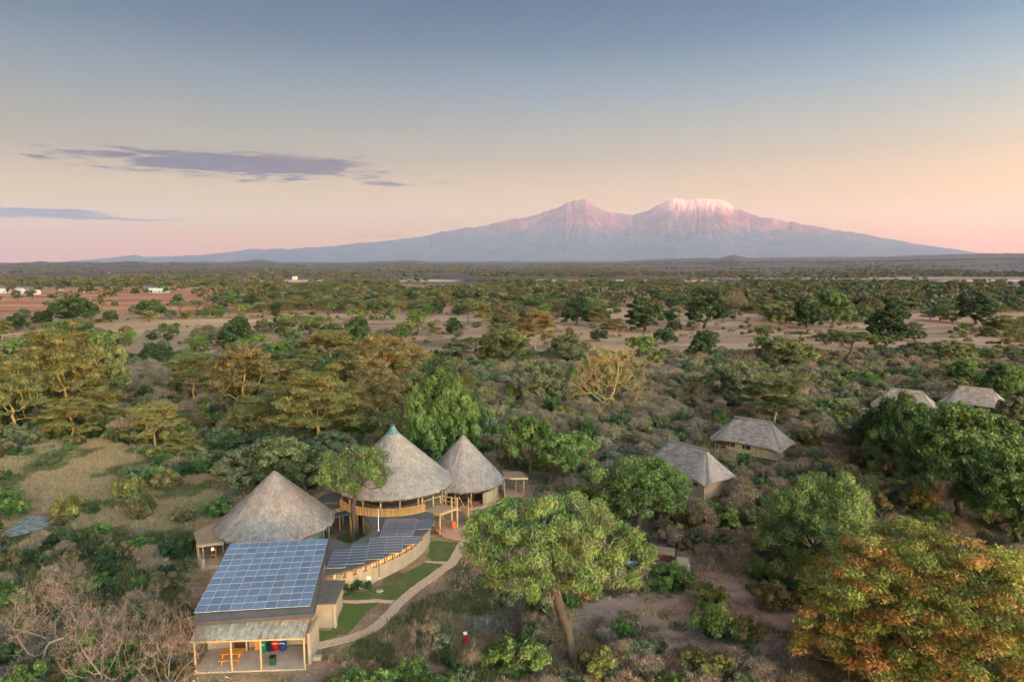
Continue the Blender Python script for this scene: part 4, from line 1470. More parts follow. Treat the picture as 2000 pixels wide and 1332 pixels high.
# --- thatched tents on the right
def tent_house(name, label, cen, yaw_, L, W, ez, rz, ridge, windows=True):
    t = thing(name, label, 'house', (cen[0], cen[1], float(land_z(cen[0], cen[1]))), yaw_, 'thatched guest tents in the bush')
    rgx = np.random.default_rng(int(cen[0] * 7))
    n = 96
    ang = np.linspace(0, 2 * np.pi, n, endpoint=False)
    # superellipse eave
    ca, sa = np.cos(ang), np.sin(ang)
    pw_ = 0.20
    ex_ = np.sign(ca) * np.abs(ca) ** pw_ * L / 2
    ey_ = np.sign(sa) * np.abs(sa) ** pw_ * W / 2
    corner = (np.abs(ca * sa) * 2) ** 2.0
    ezv = ez + 0.20 - 0.55 * corner
    rx_ = np.clip(ex_, -ridge / 2, ridge / 2)
    rows = 18
    vs_, tcs_ = [], []
    for k in range(rows):
        s = k / (rows - 1)
        x = rx_ + (ex_ - rx_) * s
        y = ey_ * s
        z = rz + (ezv - rz) * (s ** 0.94)
        vs_.append(np.stack([x + rgx.normal(0, 0.02, n), y + rgx.normal(0, 0.02, n), z + rgx.normal(0, 0.02, n)], -1))
        tcs_.append(np.stack([ang / (2 * np.pi) * 2, np.full(n, s), np.zeros(n)], -1))
    lo = vs_[-1].copy()
    lo[:, 2] -= 0.28
    lo[:, :2] *= 0.985
    vs_.append(lo)
    tcs_.append(tcs_[-1])
    un = lo.copy()
    un[:, :2] *= 0.6
    un[:, 2] += (rz - ez) * 0.38
    vs_.append(un)
    tcs_.append(tcs_[-1])
    m_ = len(vs_)
    ii = np.arange(m_ * n).reshape(m_, n)
    f = np.stack([ii[:-1], ii[1:], np.roll(ii, -1, 1)[1:], np.roll(ii, -1, 1)[:-1]], -1).reshape(-1, 4)
    link('thatched_roof', npmesh('thatched_roof', np.concatenate(vs_), [f], M['thatch'], {'tc': np.concatenate(tcs_)}), t)
    rc_ = MB()
    rc_.tube((-ridge / 2 - 0.25, 0, rz - 0.04), (ridge / 2 + 0.25, 0, rz - 0.04), 0.17, 0.17, 8)
    rr_ = npmesh('ridge_cap', np.array(rc_.v), [np.array([f for f in rc_.f if len(f) == 4])], M['thatch'], {'tc': np.array(rc_.v) * 0.3})
    link('ridge_cap', rr_, t)
    wx, wy = L / 2 - 1.1, W / 2 - 0.95
    MB().box(-wx + 2.0, -wy, 0.35, wx, wy, 2.6).build('canvas_wall', M['tent'], t)
    MB().box(-wx, -wy, 0, wx, wy, 0.35).build('platform', M['dark_wood'], t)
    for x in np.linspace(-wx, wx, 5):
        for s in (-1, 1):
            post(t, x, s * (wy + 0.09), 0, 2.9, 0.085)
    if windows:
        for x, w_1, mt in ((-wx + 2.9, 1.5, 'curtain_red'), (-wx + 5.7, 1.45, 'glass_dark')):
            w2 = link('window', None, t, (x, -wy - 0.02, 0))
            MB().box(-w_1 / 2, -0.05, 1.35, w_1 / 2, -0.01, 2.3).build('pane', M[mt], w2)
            f_ = MB()
            f_.box(-w_1 / 2 - 0.07, -0.08, 1.27, w_1 / 2 + 0.07, -0.005, 1.35).box(-w_1 / 2 - 0.07, -0.08, 2.3, w_1 / 2 + 0.07, -0.005, 2.38)
            f_.box(-w_1 / 2 - 0.07, -0.08, 1.35, -w_1 / 2, -0.005, 2.3).box(w_1 / 2, -0.08, 1.35, w_1 / 2 + 0.07, -0.005, 2.3)
            f_.build('window_frame', M['tent'], w2)
        MB().box(wx - 2.2, -wy - 0.05, 1.9, wx - 1.2, -wy - 0.005, 2.2).build('vent', M['interior'], t)
        MB().box(-wx + 7.3, -wy - 0.06, 0.35, -wx + 7.5, -wy - 0.005, 2.5).build('corner_strip', M['orange_wood'], t)
    rail = MB()
    rail.beam((-wx, -wy, 1.3), (-wx + 2.0, -wy, 1.3), 0.07).beam((-wx, -wy, 0.4), (-wx, wy, 0.4), 0.07)
    rail.build('rail', M['pole'], t)
    MB().box(wx + 0.01, -wy + 0.1, 0.35, wx + 0.06, wy - 0.1, 2.3).build('end_wall', M['canvas'], t)
    return t


def fit_tent(ridge_l, ridge_r, zr, eave_l, eave_f, eave_r, ze):
    a, b, c = P(*eave_l, ze), P(*eave_f, ze), P(*eave_r, ze)
    return a, b, c


yt = math.atan2(-10.4, 7.2)
c1 = (26.9, 99.3)
tent_house('guest_tent', 'nearer thatched guest tent half hidden by the green tree, lowest on the right', (26.0, 98.7), yt, 13.4, 7.3, 2.85, 6.5, 7.0)
tent_house('guest_tent', 'second thatched guest tent with two dark windows showing below the roof', (42.2, 117.2), math.radians(-42), 13.2, 7.5, 2.3, 6.1, 6.2)
c3 = P(1768, 792, 2.5)
tent_house('guest_tent', 'third thatched guest tent, only its roof showing over the dark green crowns', (c3.x, c3.y), math.radians(-40), 12.8, 7.0, 2.4, 6.0, 6.0)
c4 = P(1903, 787, 2.5)
tent_house('guest_tent', 'fourth thatched guest tent near the right edge, furthest of the row', (c4.x, c4.y), math.radians(-40), 12.8, 7.0, 2.4, 6.0, 6.0)

# --- safari vehicle
def vehicle(label, q, rz, paint, curtain, roofmat):
    v = thing('safari_vehicle', label, 'car', (q.x, q.y, 0.02), rz)
    b = MB()
    b.prism([(-2.45, -0.92), (2.5, -0.92), (2.5, 0.92), (-2.45, 0.92)], 0.55, 1.22)
    b.build('body', paint, v)
    MB().prism([(1.25, -0.84), (2.46, -0.80), (2.46, 0.80), (1.25, 0.84)], 1.222, [1.34, 1.27, 1.27, 1.34]).build('bonnet', paint, v)
    MB().box(-2.45, -0.93, 1.8, -2.4, 0.93, 2.3).build('rear_curtain', curtain, v)
    for s in (-1, 1):
        MB().box(-2.4, s * 0.90 - 0.015, 1.28, 0.55, s * 0.90 + 0.015, 2.0).build('side_curtain', curtain, v)
    for x in (-2.3, -0.8, 0.6):
        for s in (-1, 1):
            MB().tube((x, s * 0.88, 1.22), (x, s * 0.88, 2.12), 0.035, 0.035, 6).build('roof_post', M['black'], v)
    c_ = MB()
    c_.prism([(-2.6, -1.0), (1.05, -1.0), (1.05, 1.0), (-2.6, 1.0)], 2.12, 2.18)
    c_.prism([(-2.5, -0.6), (0.95, -0.6), (0.95, 0.6), (-2.5, 0.6)], 2.182, 2.24)
    c_.build('canvas_roof', roofmat, v)
    w = MB()
    w.add([(1.28, -0.8, 1.32), (1.28, 0.8, 1.32), (0.98, 0.76, 2.05), (0.98, -0.76, 2.05), (1.32, -0.8, 1.32), (1.32, 0.8, 1.32), (1.02, 0.76, 2.05), (1.02, -0.76, 2.05)],
          [(0, 1, 2, 3), (7, 6, 5, 4), (0, 4, 5, 1), (1, 5, 6, 2), (2, 6, 7, 3), (3, 7, 4, 0)])
    w.build('windscreen', M['glass_dark'], v)
    MB().box(2.5, -0.7, 0.7, 2.53, 0.7, 1.15).build('grille', M['black'], v)
    MB().box(2.52, -0.95, 0.5, 2.64, 0.95, 0.68).build('bumper', M['steel'], v)
    for s in (-1, 1):
        MB().tube((2.5, s * 0.68, 1.0), (2.56, s * 0.68, 1.0), 0.12, 0.12, 12).build('headlight', M['white'], v)
        for x in (-1.6, 1.75):
            w_ = link('wheel', None, v, (x, s * 0.86, 0.42))
            MB().tube((0, -0.13, 0), (0, 0.13, 0), 0.42, 0.42, 18).build('tyre', M['black'], w_)
            MB().tube((0, -0.14 if s < 0 else 0.12, 0), (0, -0.12 if s < 0 else 0.14, 0), 0.22, 0.22, 12).build('rim', M['steel'], w_)
            MB().prism([(x - 0.55, s * 0.90 - 0.08), (x + 0.55, s * 0.90 - 0.08), (x + 0.55, s * 0.90 + 0.08), (x - 0.55, s * 0.90 + 0.08)], 0.86, 0.95).build('wheel_arch', paint, v)
    for x in (-1.7, -0.9, 0.1):
        MB().box(x - 0.25, -0.75, 1.222, x + 0.25, 0.75, 1.6).build('seat_row', M['dark_wood'], v)
    return v


cream = plain('cream_paint', (0.38, 0.335, 0.22), 0.35, 0.08, 2)
q = P(1298, 1113, 0)
vehicle('cream safari vehicle with a brown canvas roof and maroon curtains parked behind a bush', q, math.radians(-14), cream, M['curtain_red'], M['canvas'])
q = P(1212, 1112, 0)
vehicle('grey-blue vehicle almost hidden by the foliage of the foreground tree', q, math.radians(-160), plain('grey_blue_paint', (0.22, 0.27, 0.32), 0.35, 0.08, 2), M['black'], M['roof_dark'])
M['curtain_red'].node_tree.nodes['Principled BSDF'].inputs['Roughness'].default_value = 0.9

# --- farm houses on the red plain, far left
def farm(px, py, w, d, h, roof_h, wall_c, roof_c, label, rz=0.0):
    q = P(px, py, 0)
    zz = float(land_z(q.x, q.y))
    k = (CAM_H - zz) / CAM_H
    q = Vector((q.x * k, q.y * k, zz))
    t = thing('farm_house', label, 'house', (q.x, q.y, zz), rz, 'white farm houses on the red plain')
    MB().box(-w / 2, -d / 2, 0, w / 2, d / 2, h).build('wall', wall_c, t)
    r = MB()
    r.add([(-w / 2 - .5, -d / 2 - .5, h), (w / 2 + .5, -d / 2 - .5, h), (w / 2 + .5, d / 2 + .5, h), (-w / 2 - .5, d / 2 + .5, h), (-w / 2 - .5, 0, h + roof_h), (w / 2 + .5, 0, h + roof_h)],
          [(0, 1, 5, 4), (2, 3, 4, 5), (0, 4, 3), (1, 2, 5), (3, 2, 1, 0)])
    r.build('roof', roof_c, t)
    for i in range(max(1, int(w // 5))):
        x = -w / 2 + 2.2 + 5 * i
        MB().box(x, -d / 2 - 0.06, 1.0, x + 1.6, -d / 2 - 0.003, 2.2).build('window', M['glass_dark'], t)


whitewash = plain('whitewash', (0.42, 0.41, 0.41), 0.8, 0.05, 0.5)
rblue = plain('pale_blue_sheet_roof', (0.45, 0.55, 0.62), 0.6, 0.1, 0.3)
rwhite = plain('pale_sheet_roof', (0.45, 0.45, 0.46), 0.6, 0.08, 0.3)
rgreen = plain('pale_green_sheet_roof', (0.42, 0.55, 0.50), 0.6, 0.1, 0.3)
farm(4, 573, 16, 8, 3.4, 2.0, whitewash, rblue, 'white farm house with a blue-grey roof cut by the left edge')
farm(39, 573, 6, 8, 3.6, 2.4, whitewash, rwhite, 'small square white farm house, second from the left edge')
farm(62, 575, 15, 8, 2.6, 2.4, whitewash, rwhite, 'wide low white farm house with a porch gable, third from the left')
farm(119, 572, 4, 3, 2.2, 0.8, whitewash, rwhite, 'tiny white shed on the red plain', 0.2)
farm(167, 571, 4, 3, 2.2, 0.8, whitewash, rwhite, 'tiny white shed right of the first one', -0.2)
farm(287, 567, 3.5, 3, 2.4, 0.6, whitewash, rwhite, 'white tank shed left of the green-roofed house')
farm(311, 572, 21, 9, 3.0, 2.4, whitewash, rgreen, 'long white farm house with a pale green roof')
farm(576, 546.5, 9, 8, 5.5, 2.0, whitewash, rwhite, 'lone white building far out on the plain')
farm(440, 571, 4, 3, 2.2, 0.8, whitewash, rwhite, 'tiny pale shed before the green acacia row')
# ------------------------------------------------------------------ foliage materials
DESAT = 0.20


def leafy(name, dark, mid, light, extra=None, rough=0.75, trans=0.25, ex=(0.52, 0.72)):
    """leaf colours chosen leaf by leaf (attribute 'tint') and clump by clump ('hue'), a little different on every plant"""
    def soft(c_):
        l_ = 0.3 * c_[0] + 0.55 * c_[1] + 0.15 * c_[2]
        return tuple(1.17 * (q_ * (1 - DESAT) + l_ * DESAT * w_) for q_, w_ in zip(c_, (1.08, 1.0, 0.85)))
    dark, mid, light = soft(dark), soft(mid), soft(light)
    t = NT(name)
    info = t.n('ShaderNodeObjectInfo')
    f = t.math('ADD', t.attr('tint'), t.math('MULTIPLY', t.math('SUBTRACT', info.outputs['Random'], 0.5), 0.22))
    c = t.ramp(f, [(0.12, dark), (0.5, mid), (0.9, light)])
    if extra:
        c = t.mix(t.remap(t.attr('hue'), *ex), c, extra)
    t.color(c)
    t.rough(rough)
    if trans:
        tr = t.n('ShaderNodeBsdfTranslucent')
        t.l(c, tr.inputs['Color'])
        mx = t.n('ShaderNodeMixShader')
        mx.inputs[0].default_value = trans
        t.l(t.b.outputs[0], mx.inputs[1])
        t.l(tr.outputs[0], mx.inputs[2])
        t.l(mx.outputs[0], t.out.inputs['Surface'])
    return t.m


L_BROAD = leafy('broad_green_leaves', (0.026, 0.065, 0.014), (0.080, 0.167, 0.032), (0.181, 0.297, 0.065))
L_BRIGHT = leafy('fresh_green_leaves', (0.032, 0.074, 0.012), (0.105, 0.205, 0.032), (0.235, 0.365, 0.072), (0.176, 0.135, 0.088), ex=(0.85, 1.05))
L_DARK = leafy('dark_evergreen_leaves', (0.014, 0.035, 0.014), (0.035, 0.078, 0.027), (0.074, 0.135, 0.047))
L_FEVER = leafy('feathery_yellow_green_leaves', (0.050, 0.062, 0.018), (0.144, 0.156, 0.037), (0.263, 0.250, 0.075))
L_OLIVE = leafy('olive_brown_leaves', (0.054, 0.054, 0.022), (0.142, 0.128, 0.047), (0.250, 0.209, 0.081))
L_GREY = leafy('grey_green_leaves', (0.049, 0.070, 0.036), (0.119, 0.154, 0.077), (0.210, 0.245, 0.133))
L_UMB = leafy('acacia_green_leaves', (0.033, 0.060, 0.021), (0.098, 0.135, 0.042), (0.188, 0.225, 0.075))
L_POD = leafy('lime_and_rust_leaves', (0.060, 0.095, 0.013), (0.235, 0.300, 0.034), (0.54, 0.55, 0.066), (0.52, 0.220, 0.075), ex=(0.58, 1.05))
L_YEL = leafy('yellow_green_leaves', (0.075, 0.088, 0.018), (0.188, 0.200, 0.040), (0.325, 0.319, 0.075))
T_DRY = leafy('dry_thorn_twigs', (0.090, 0.066, 0.054), (0.225, 0.165, 0.130), (0.39, 0.295, 0.23), (0.16, 0.15, 0.065), trans=0.0, ex=(0.7, 0.9))
T_DUSK = leafy('dark_leafless_twigs', (0.055, 0.038, 0.036), (0.125, 0.090, 0.082), (0.21, 0.165, 0.145), trans=0.0)
T_PALE = leafy('pale_bare_twigs', (0.10, 0.08, 0.07), (0.20, 0.16, 0.14), (0.34, 0.29, 0.25), trans=0.0)
T_GOLD = leafy('golden_bare_twigs', (0.13, 0.095, 0.035), (0.27, 0.195, 0.075), (0.42, 0.31, 0.13), (0.14, 0.14, 0.04), trans=0.0)
T_GRASS = leafy('dry_grass_blades', (0.187, 0.121, 0.061), (0.341, 0.237, 0.121), (0.506, 0.374, 0.209), trans=0.2)
T_GGRASS = leafy('green_marsh_grass', (0.039, 0.055, 0.016), (0.111, 0.124, 0.036), (0.221, 0.195, 0.072), trans=0.2)
B_GREY = plain('grey_bark', (0.080, 0.065, 0.054), 0.9, 0.35, 3, (1, 1, 0.3))
B_DARK = plain('dark_bark', (0.075, 0.055, 0.045), 0.9, 0.35, 3, (1, 1, 0.3))
B_YEL = plain('yellow_fever_bark', (0.40, 0.29, 0.12), 0.8, 0.25, 3, (1, 1, 0.3))
B_PALE = plain('pale_bleached_bark', (0.20, 0.175, 0.155), 0.85, 0.3, 4, (1, 1, 0.3))


# ------------------------------------------------------------------ plant building
def unit(v):
    return v / np.maximum(np.linalg.norm(v, axis=-1, keepdims=True), 1e-9)


def leaves(rng, cen, n, rad, size, up=0.6, stretch=1.5, tint_clump=None, hue_clump=None, droop=0.0):
    """n leaf triangles around every clump centre; rad (k,3) or (3,)"""
    k = len(cen)
    rad = np.broadcast_to(np.asarray(rad, float), (k, 3))
    d = unit(rng.normal(size=(k, n, 3)))
    q = rng.random((k, n, 1)) ** 0.45
    off = d * q * rad[:, None, :]
    pos = cen[:, None, :] + off
    if droop:
        pos[..., 2] -= droop * (np.abs(off[..., 0]) + np.abs(off[..., 1])) ** 1.5
    nrm = unit(rng.normal(size=(k, n, 3)) * 0.5 + d * 0.6 + np.array([0, 0, up]))
    a = unit(np.cross(nrm, rng.normal(size=(k, n, 3))))
    b = np.cross(nrm, a)
    s = size * (0.4 + 1.3 * rng.random((k, n, 1)) ** 1.5)
    p0 = pos + a * s * stretch * 0.6
    p1 = pos - a * s * stretch * 0.4 + b * s * 0.5
    p2 = pos - a * s * stretch * 0.4 - b * s * 0.5
    V_ = np.stack([p0, p1, p2], axis=2).reshape(-1, 3)
    tc = rng.normal(0.5, 0.13, k) if tint_clump is None else tint_clump
    ti = tc[:, None] + rng.normal(0, 0.09, (k, n))
    hc = rng.random(k) if hue_clump is None else hue_clump
    hu = hc[:, None] + rng.normal(0, 0.14, (k, n))
    return V_, np.repeat(ti.ravel(), 3), np.repeat(hu.ravel(), 3)


def twigs(rng, cen, n, rad, length, width, out=0.5, up=0.4, tint_mu=0.5):
    k = len(cen)
    rad = np.broadcast_to(np.asarray(rad, float), (k, 3))
    d = unit(rng.normal(size=(k, n, 3)))
    pos = cen[:, None, :] + d * (rng.random((k, n, 1)) ** 0.5) * rad[:, None, :]
    ax = unit(rng.normal(size=(k, n, 3)) * 0.6 + d * out + np.array([0, 0, up]))
    sd_ = unit(np.cross(ax, rng.normal(size=(k, n, 3))))
    L_ = length * (0.5 + rng.random((k, n, 1)))
    W_ = width * (0.6 + 0.8 * rng.random((k, n, 1)))
    V_ = np.stack([pos + ax * L_ * 0.5, pos - ax * L_ * 0.5 + sd_ * W_ / 2, pos - ax * L_ * 0.5 - sd_ * W_ / 2], axis=2).reshape(-1, 3)
    ti = np.clip(rng.normal(tint_mu, 0.2, (k, n)), 0, 1) + rng.normal(0, 0.08, (k, 1))
    hu = rng.random((k, 1)) + rng.normal(0, 0.1, (k, n))
    return V_, np.repeat(ti.ravel(), 3), np.repeat(hu.ravel(), 3)


def tri_mesh(name, parts, mat):
    V_ = np.concatenate([p[0] for p in parts])
    ti = np.concatenate([p[1] for p in parts])
    hu = np.concatenate([p[2] for p in parts])
    return npmesh(name, V_, [np.arange(len(V_)).reshape(-1, 3)], mat, {'tint': ti, 'hue': hu})


def skeleton(rng, trunk, targets, step, sag=0.12, wig=0.08, zpen=1.6):
    """grow limbs from a trunk polyline to every target; returns nodes, parents, weights"""
    N = [np.array(p, float) for p in trunk]
    par = [-1] + list(range(len(trunk) - 1))
    plen = [0.0]
    for i in range(1, len(trunk)):
        plen.append(plen[-1] + np.linalg.norm(N[i] - N[i - 1]))
    start = max(0, len(trunk) - 3)
    fork = N[-1]
    order = np.argsort(np.linalg.norm(targets - fork, axis=1))
    arr = np.array(N)
    pl_ = np.array(plen)
    ok = np.zeros(len(arr), bool)
    ok[start:] = True
    tips = []
    for ti in order:
        t = targets[ti]
        dd = t - arr
        dist = np.linalg.norm(dd, axis=1)
        cost = dist + 0.30 * pl_ + zpen * np.maximum(0, arr[:, 2] - t[2] + 0.15 * dist)
        cost[~ok] = 1e9
        j = int(np.argmin(cost))
        d = dist[j]
        m = max(1, int(math.ceil(d / step)))
        prev = j
        new, npl, npar = [], [], []
        bow = rng.normal(size=3) * wig * d
        for q in range(1, m + 1):
            s = q / m
            p = arr[j] + (t - arr[j]) * s + (bow + np.array([0, 0, -sag * d])) * math.sin(math.pi * s) * (1 if d > step else 0)
            if q < m:
                p = p + rng.normal(size=3) * wig * step * 0.5
            new.append(p)
            npl.append(pl_[j] + d * s)
            npar.append(prev if q == 1 else len(arr) + q - 2)
            prev = None
        par += npar
        arr = np.vstack([arr, new])
        pl_ = np.concatenate([pl_, npl])
        ok = np.concatenate([ok, np.ones(len(new), bool)])
        tips.append(len(arr) - 1)
    w = np.zeros(len(arr))
    w[tips] += 1
    par = np.array(par)
    for i in range(len(arr) - 1, 0, -1):
        w[par[i]] += w[i]
    return arr, par, w


def limb_mesh(name, arr, par, w, r_base, r_tip, mat, power=0.5, flare=1.35):
    wmax = w.max()
    r = r_tip + (r_base - r_tip) * (np.maximum(w, 0.3) / wmax) ** power
    r[0] = r_base * flare
    idx = np.arange(1, len(arr))
    a, b = arr[par[idx]], arr[idx]
    ra, rb = np.minimum(r[par[idx]], r[idx] * 1.35), r[idx]
    ra = np.where(par[idx] == 0, r[0], ra)
    Vs, Fs, base = [], [], 0
    for sides, sel in ((6, rb > 0.07), (3, rb <= 0.07)):
        if not sel.any():
            continue
        A, B, RA, RB = a[sel], b[sel], ra[sel], rb[sel]
        d = unit(B - A)
        ref = np.where(np.abs(d[:, 2:3]) > 0.9, np.array([[1.0, 0, 0]]), np.array([[0, 0, 1.0]]))
        s = unit(np.cross(d, ref))
        t = np.cross(s, d)
        an = np.arange(sides) * 2 * np.pi / sides
        ring = s[:, None, :] * np.cos(an)[None, :, None] + t[:, None, :] * np.sin(an)[None, :, None]
        B2 = B + d * (RB[:, None] * 0.5)
        v = np.concatenate([A[:, None, :] + ring * RA[:, None, None], B2[:, None, :] + ring * RB[:, None, None]], axis=1)
        k = len(A)
        off = base + np.arange(k)[:, None] * (2 * sides)
        for i in range(sides):
            j = (i + 1) % sides
            Fs.append(np.concatenate([off + i, off + j, off + sides + j, off + sides + i], axis=1))
        Vs.append(v.reshape(-1, 3))
        base += k * 2 * sides
    return npmesh(name, np.concatenate(Vs), [np.concatenate(Fs)], mat, smooth=True)


def lobe_points(rng, n, R, H, z0, nl, spread=0.33, top_bias=0.25, flat=0.7):
    """crown outline as a handful of uneven lobes over a dome: returns clump centres"""
    g = np.pi * (3 - math.sqrt(5))
    i = np.arange(nl) + 0.5
    zz = 1 - i / nl * (1.15 - top_bias)
    ph = g * i + rng.random() * 6.28
    rr = np.sqrt(np.clip(1 - zz ** 2, 0, 1))
    jit = 0.80 + 0.32 * rng.random(nl)
    L_ = np.stack([rr * np.cos(ph) * R * 0.66 * jit, rr * np.sin(ph) * R * 0.66 * jit, z0 + H * (0.36 + 0.42 * zz * jit)], -1)
    lr = R * spread * (0.7 + 0.65 * rng.random(nl))
    which = rng.choice(nl, n, p=lr ** 2 / (lr ** 2).sum())
    d = unit(rng.normal(size=(n, 3)) + np.array([0, 0, 0.45]))
    p = L_[which] + d * lr[which][:, None] * (0.72 + 0.28 * rng.random((n, 1))) * np.array([1, 1, flat])
    return p, which


def pad_points(rng, n, R, z_lo, z_hi, npad, dome=0.25, pad_r=0.38):
    """flat acacia tiers"""
    g = np.pi * (3 - math.sqrt(5))
    i = np.arange(npad) + 0.5
    rr = np.sqrt(i / npad) * R * 0.78
    ph = g * i + rng.random() * 6.28
    cz = z_hi - (z_hi - z_lo) * rng.random(npad) ** 1.3 * np.clip(rr / R + 0.25, 0, 1) - dome * (z_hi - z_lo) * (rr / R) ** 2
    cen = np.stack([rr * np.cos(ph), rr * np.sin(ph), cz], -1)
    pr = R * pad_r * (0.65 + 0.6 * rng.random(npad))
    w = rng.choice(npad, n, p=pr ** 2 / (pr ** 2).sum())
    a = rng.random(n) * 6.283
    q = np.sqrt(rng.random(n))
    p = cen[w] + np.stack([np.cos(a) * q * pr[w], np.sin(a) * q * pr[w], -0.22 * q ** 2 * pr[w] + rng.normal(0, 0.10, n)], -1)
    return p, w


def make_tree(seed, h, R, style, leaf, bark, nclump=90, nleaf=120, size=0.26, lean=(0, 0), fork=0.3, r_base=0.3, crown_z=None, nl=12, clump_r=None,
              npad=14, tw=0, tw_mat=None, up=0.6, flat=0.7, spread=0.33, twl=0.9, z_lo=None, dome=0.25, droop=0.0, gap=0.0, limb_pow=0.62, hue_mix=0.45, pad_r=0.38, top_bias=0.25):
    rng = np.random.default_rng(seed)
    zf = h * fork
    nseg = 5
    trunk = [np.array([0, 0, -0.25])]
    for k in range(1, nseg + 1):
        s = k / nseg
        trunk.append(np.array([lean[0] * s + rng.normal(0, 0.03 * h * 0.3), lean[1] * s + rng.normal(0, 0.03 * h * 0.3), zf * s]))
    if style == 'lobed':
        z0 = h * (crown_z if crown_z is not None else 0.2)
        pts, w = lobe_points(rng, nclump, R, h - z0, z0, nl, spread=spread, flat=flat, top_bias=top_bias)
    elif style == 'pads':
        pts, w = pad_points(rng, nclump, R, h * (z_lo or 0.6), h * 0.98, npad, dome=dome, pad_r=pad_r)
    elif style == 'fan':
        a = rng.random(nclump) * 6.283
        e = np.arccos(rng.random(nclump) ** 0.8 * 0.98)
        q = 0.70 + 0.3 * rng.random(nclump)
        z0 = zf
        pts = np.stack([np.sin(e) * np.cos(a) * R * q, np.sin(e) * np.sin(a) * R * q, z0 + np.cos(e) * (h - z0) * q], -1)
        w = (a * 2).astype(int)
    pts[:, 0] += lean[0]
    pts[:, 1] += lean[1]
    pts[:, 2] = np.clip(pts[:, 2], 0.5, h * 1.02)
    arr, par, wt = skeleton(rng, trunk, pts, step=max(0.5, R * 0.16), wig=0.10)
    tm = limb_mesh('trunk', arr, par, wt, r_base, 0.010 + 0.0010 * h, bark, power=limb_pow)
    lobe_t = rng.normal(0.5, 0.11, 64)
    lobe_h = rng.random(64)
    cr_rad = clump_r or (R * 0.14, R * 0.14, R * 0.10)
    parts = []
    keep = rng.random(len(pts)) > gap
    pp, ww = pts[keep], np.asarray(w)[keep] % 64
    if nleaf:
        tint = lobe_t[ww] + rng.normal(0, 0.09, len(pp))
        hue = lobe_h[ww] * hue_mix + rng.random(len(pp)) * (1 - hue_mix)
        parts.append(leaves(rng, pp, nleaf, cr_rad, size, up=up, tint_clump=tint, hue_clump=hue, droop=droop))
    crown = tri_mesh('crown', parts, leaf) if parts else None
    tmesh = None
    if tw:
        # fine twigs along the outer limbs
        tmesh = tri_mesh('twigs', [twigs(rng, pts, tw, np.array(cr_rad) * 1.15, twl, 0.045, out=0.8, up=0.3)], tw_mat or T_DRY)
    return {'trunk': tm, 'crown': crown, 'twigs': tmesh, 'h': h, 'R': R}


def plant_tree(proto, x, y, label, cat='tree', name='tree', s=1.0, sz=None, rz=0.0, group=None):
    z = float(land_z(x, y))
    t = thing(name, label, cat, (x, y, z), rz, group)
    t.scale = (s, s, s if sz is None else sz)
    for k in ('trunk', 'crown', 'twigs'):
        if proto.get(k):
            link(k, proto[k], t)
    return t


def make_bush(seed, R, h, kind):
    rng = np.random.default_rng(seed)
    if kind in ('dry', 'drygreen'):
        n = 26
        a = rng.random(n) * 6.283
        q = np.sqrt(rng.random(n)) * 0.72
        c = np.stack([np.cos(a) * q * R, np.sin(a) * q * R, h * (0.22 + 0.52 * (1 - q ** 2) * (0.55 + 0.6 * rng.random(n)))], -1)
        parts = [twigs(rng, c, 95, (R * 0.30, R * 0.30, h * 0.22), 0.62, 0.045, out=0.7, up=0.45)]
        if kind == 'drygreen':
            sel = c[rng.random(n) < 0.55]
            parts.append(leaves(rng, sel, 60, (R * 0.26, R * 0.26, h * 0.18), 0.15, tint_clump=rng.normal(0.25, 0.1, len(sel)), hue_clump=np.full(len(sel), 0.95)))
        return tri_mesh('thorn_bush', parts, T_DRY)
    mat = {'green': L_BROAD, 'bright': L_BRIGHT, 'grey': L_GREY, 'yellow': L_YEL, 'olive': L_OLIVE, 'dark': L_DARK}[kind]
    n = 34
    nl = 7
    p, w = lobe_points(rng, n, R, h * 1.02, 0.0, nl, spread=0.36, top_bias=0.1, flat=0.75)
    p[:, 2] = np.clip(p[:, 2], 0.15, None)
    lt = rng.normal(0.5, 0.12, 64)
    parts = [leaves(rng, p, 125, (R * 0.20, R * 0.20, h * 0.17), 0.135, up=0.5, tint_clump=lt[w] + rng.normal(0, 0.08, n))]
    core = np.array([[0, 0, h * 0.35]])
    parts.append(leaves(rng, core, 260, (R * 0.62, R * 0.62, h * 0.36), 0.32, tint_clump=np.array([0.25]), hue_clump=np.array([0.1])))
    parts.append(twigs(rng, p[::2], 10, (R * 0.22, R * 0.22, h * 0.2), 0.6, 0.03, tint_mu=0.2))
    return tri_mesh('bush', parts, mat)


def at(px, py):
    q = P(px, py, 0)
    for _ in range(3):
        zz = float(land_z(q.x, q.y))
        q = P(px, py, zz)
    return q


def height_px(px, py_base, py_top):
    q = at(px, py_base)
    return q, max(1.5, z_at(py_top, q.y) - float(q.z))


# ------------------------------------------------------------------ tree kinds
PR = {}


def fever(seed, **k):
    d = dict(h=13, R=7.0, style='pads', leaf=L_FEVER, bark=B_YEL, nclump=360, nleaf=170, size=0.16, fork=0.30, r_base=0.22, npad=46, pad_r=0.27, clump_r=(0.85, 0.85, 0.30), z_lo=0.36, dome=1.0, tw=10, tw_mat=T_GOLD, up=0.9, limb_pow=0.68)
    d.update(k)
    return make_tree(seed, **d)


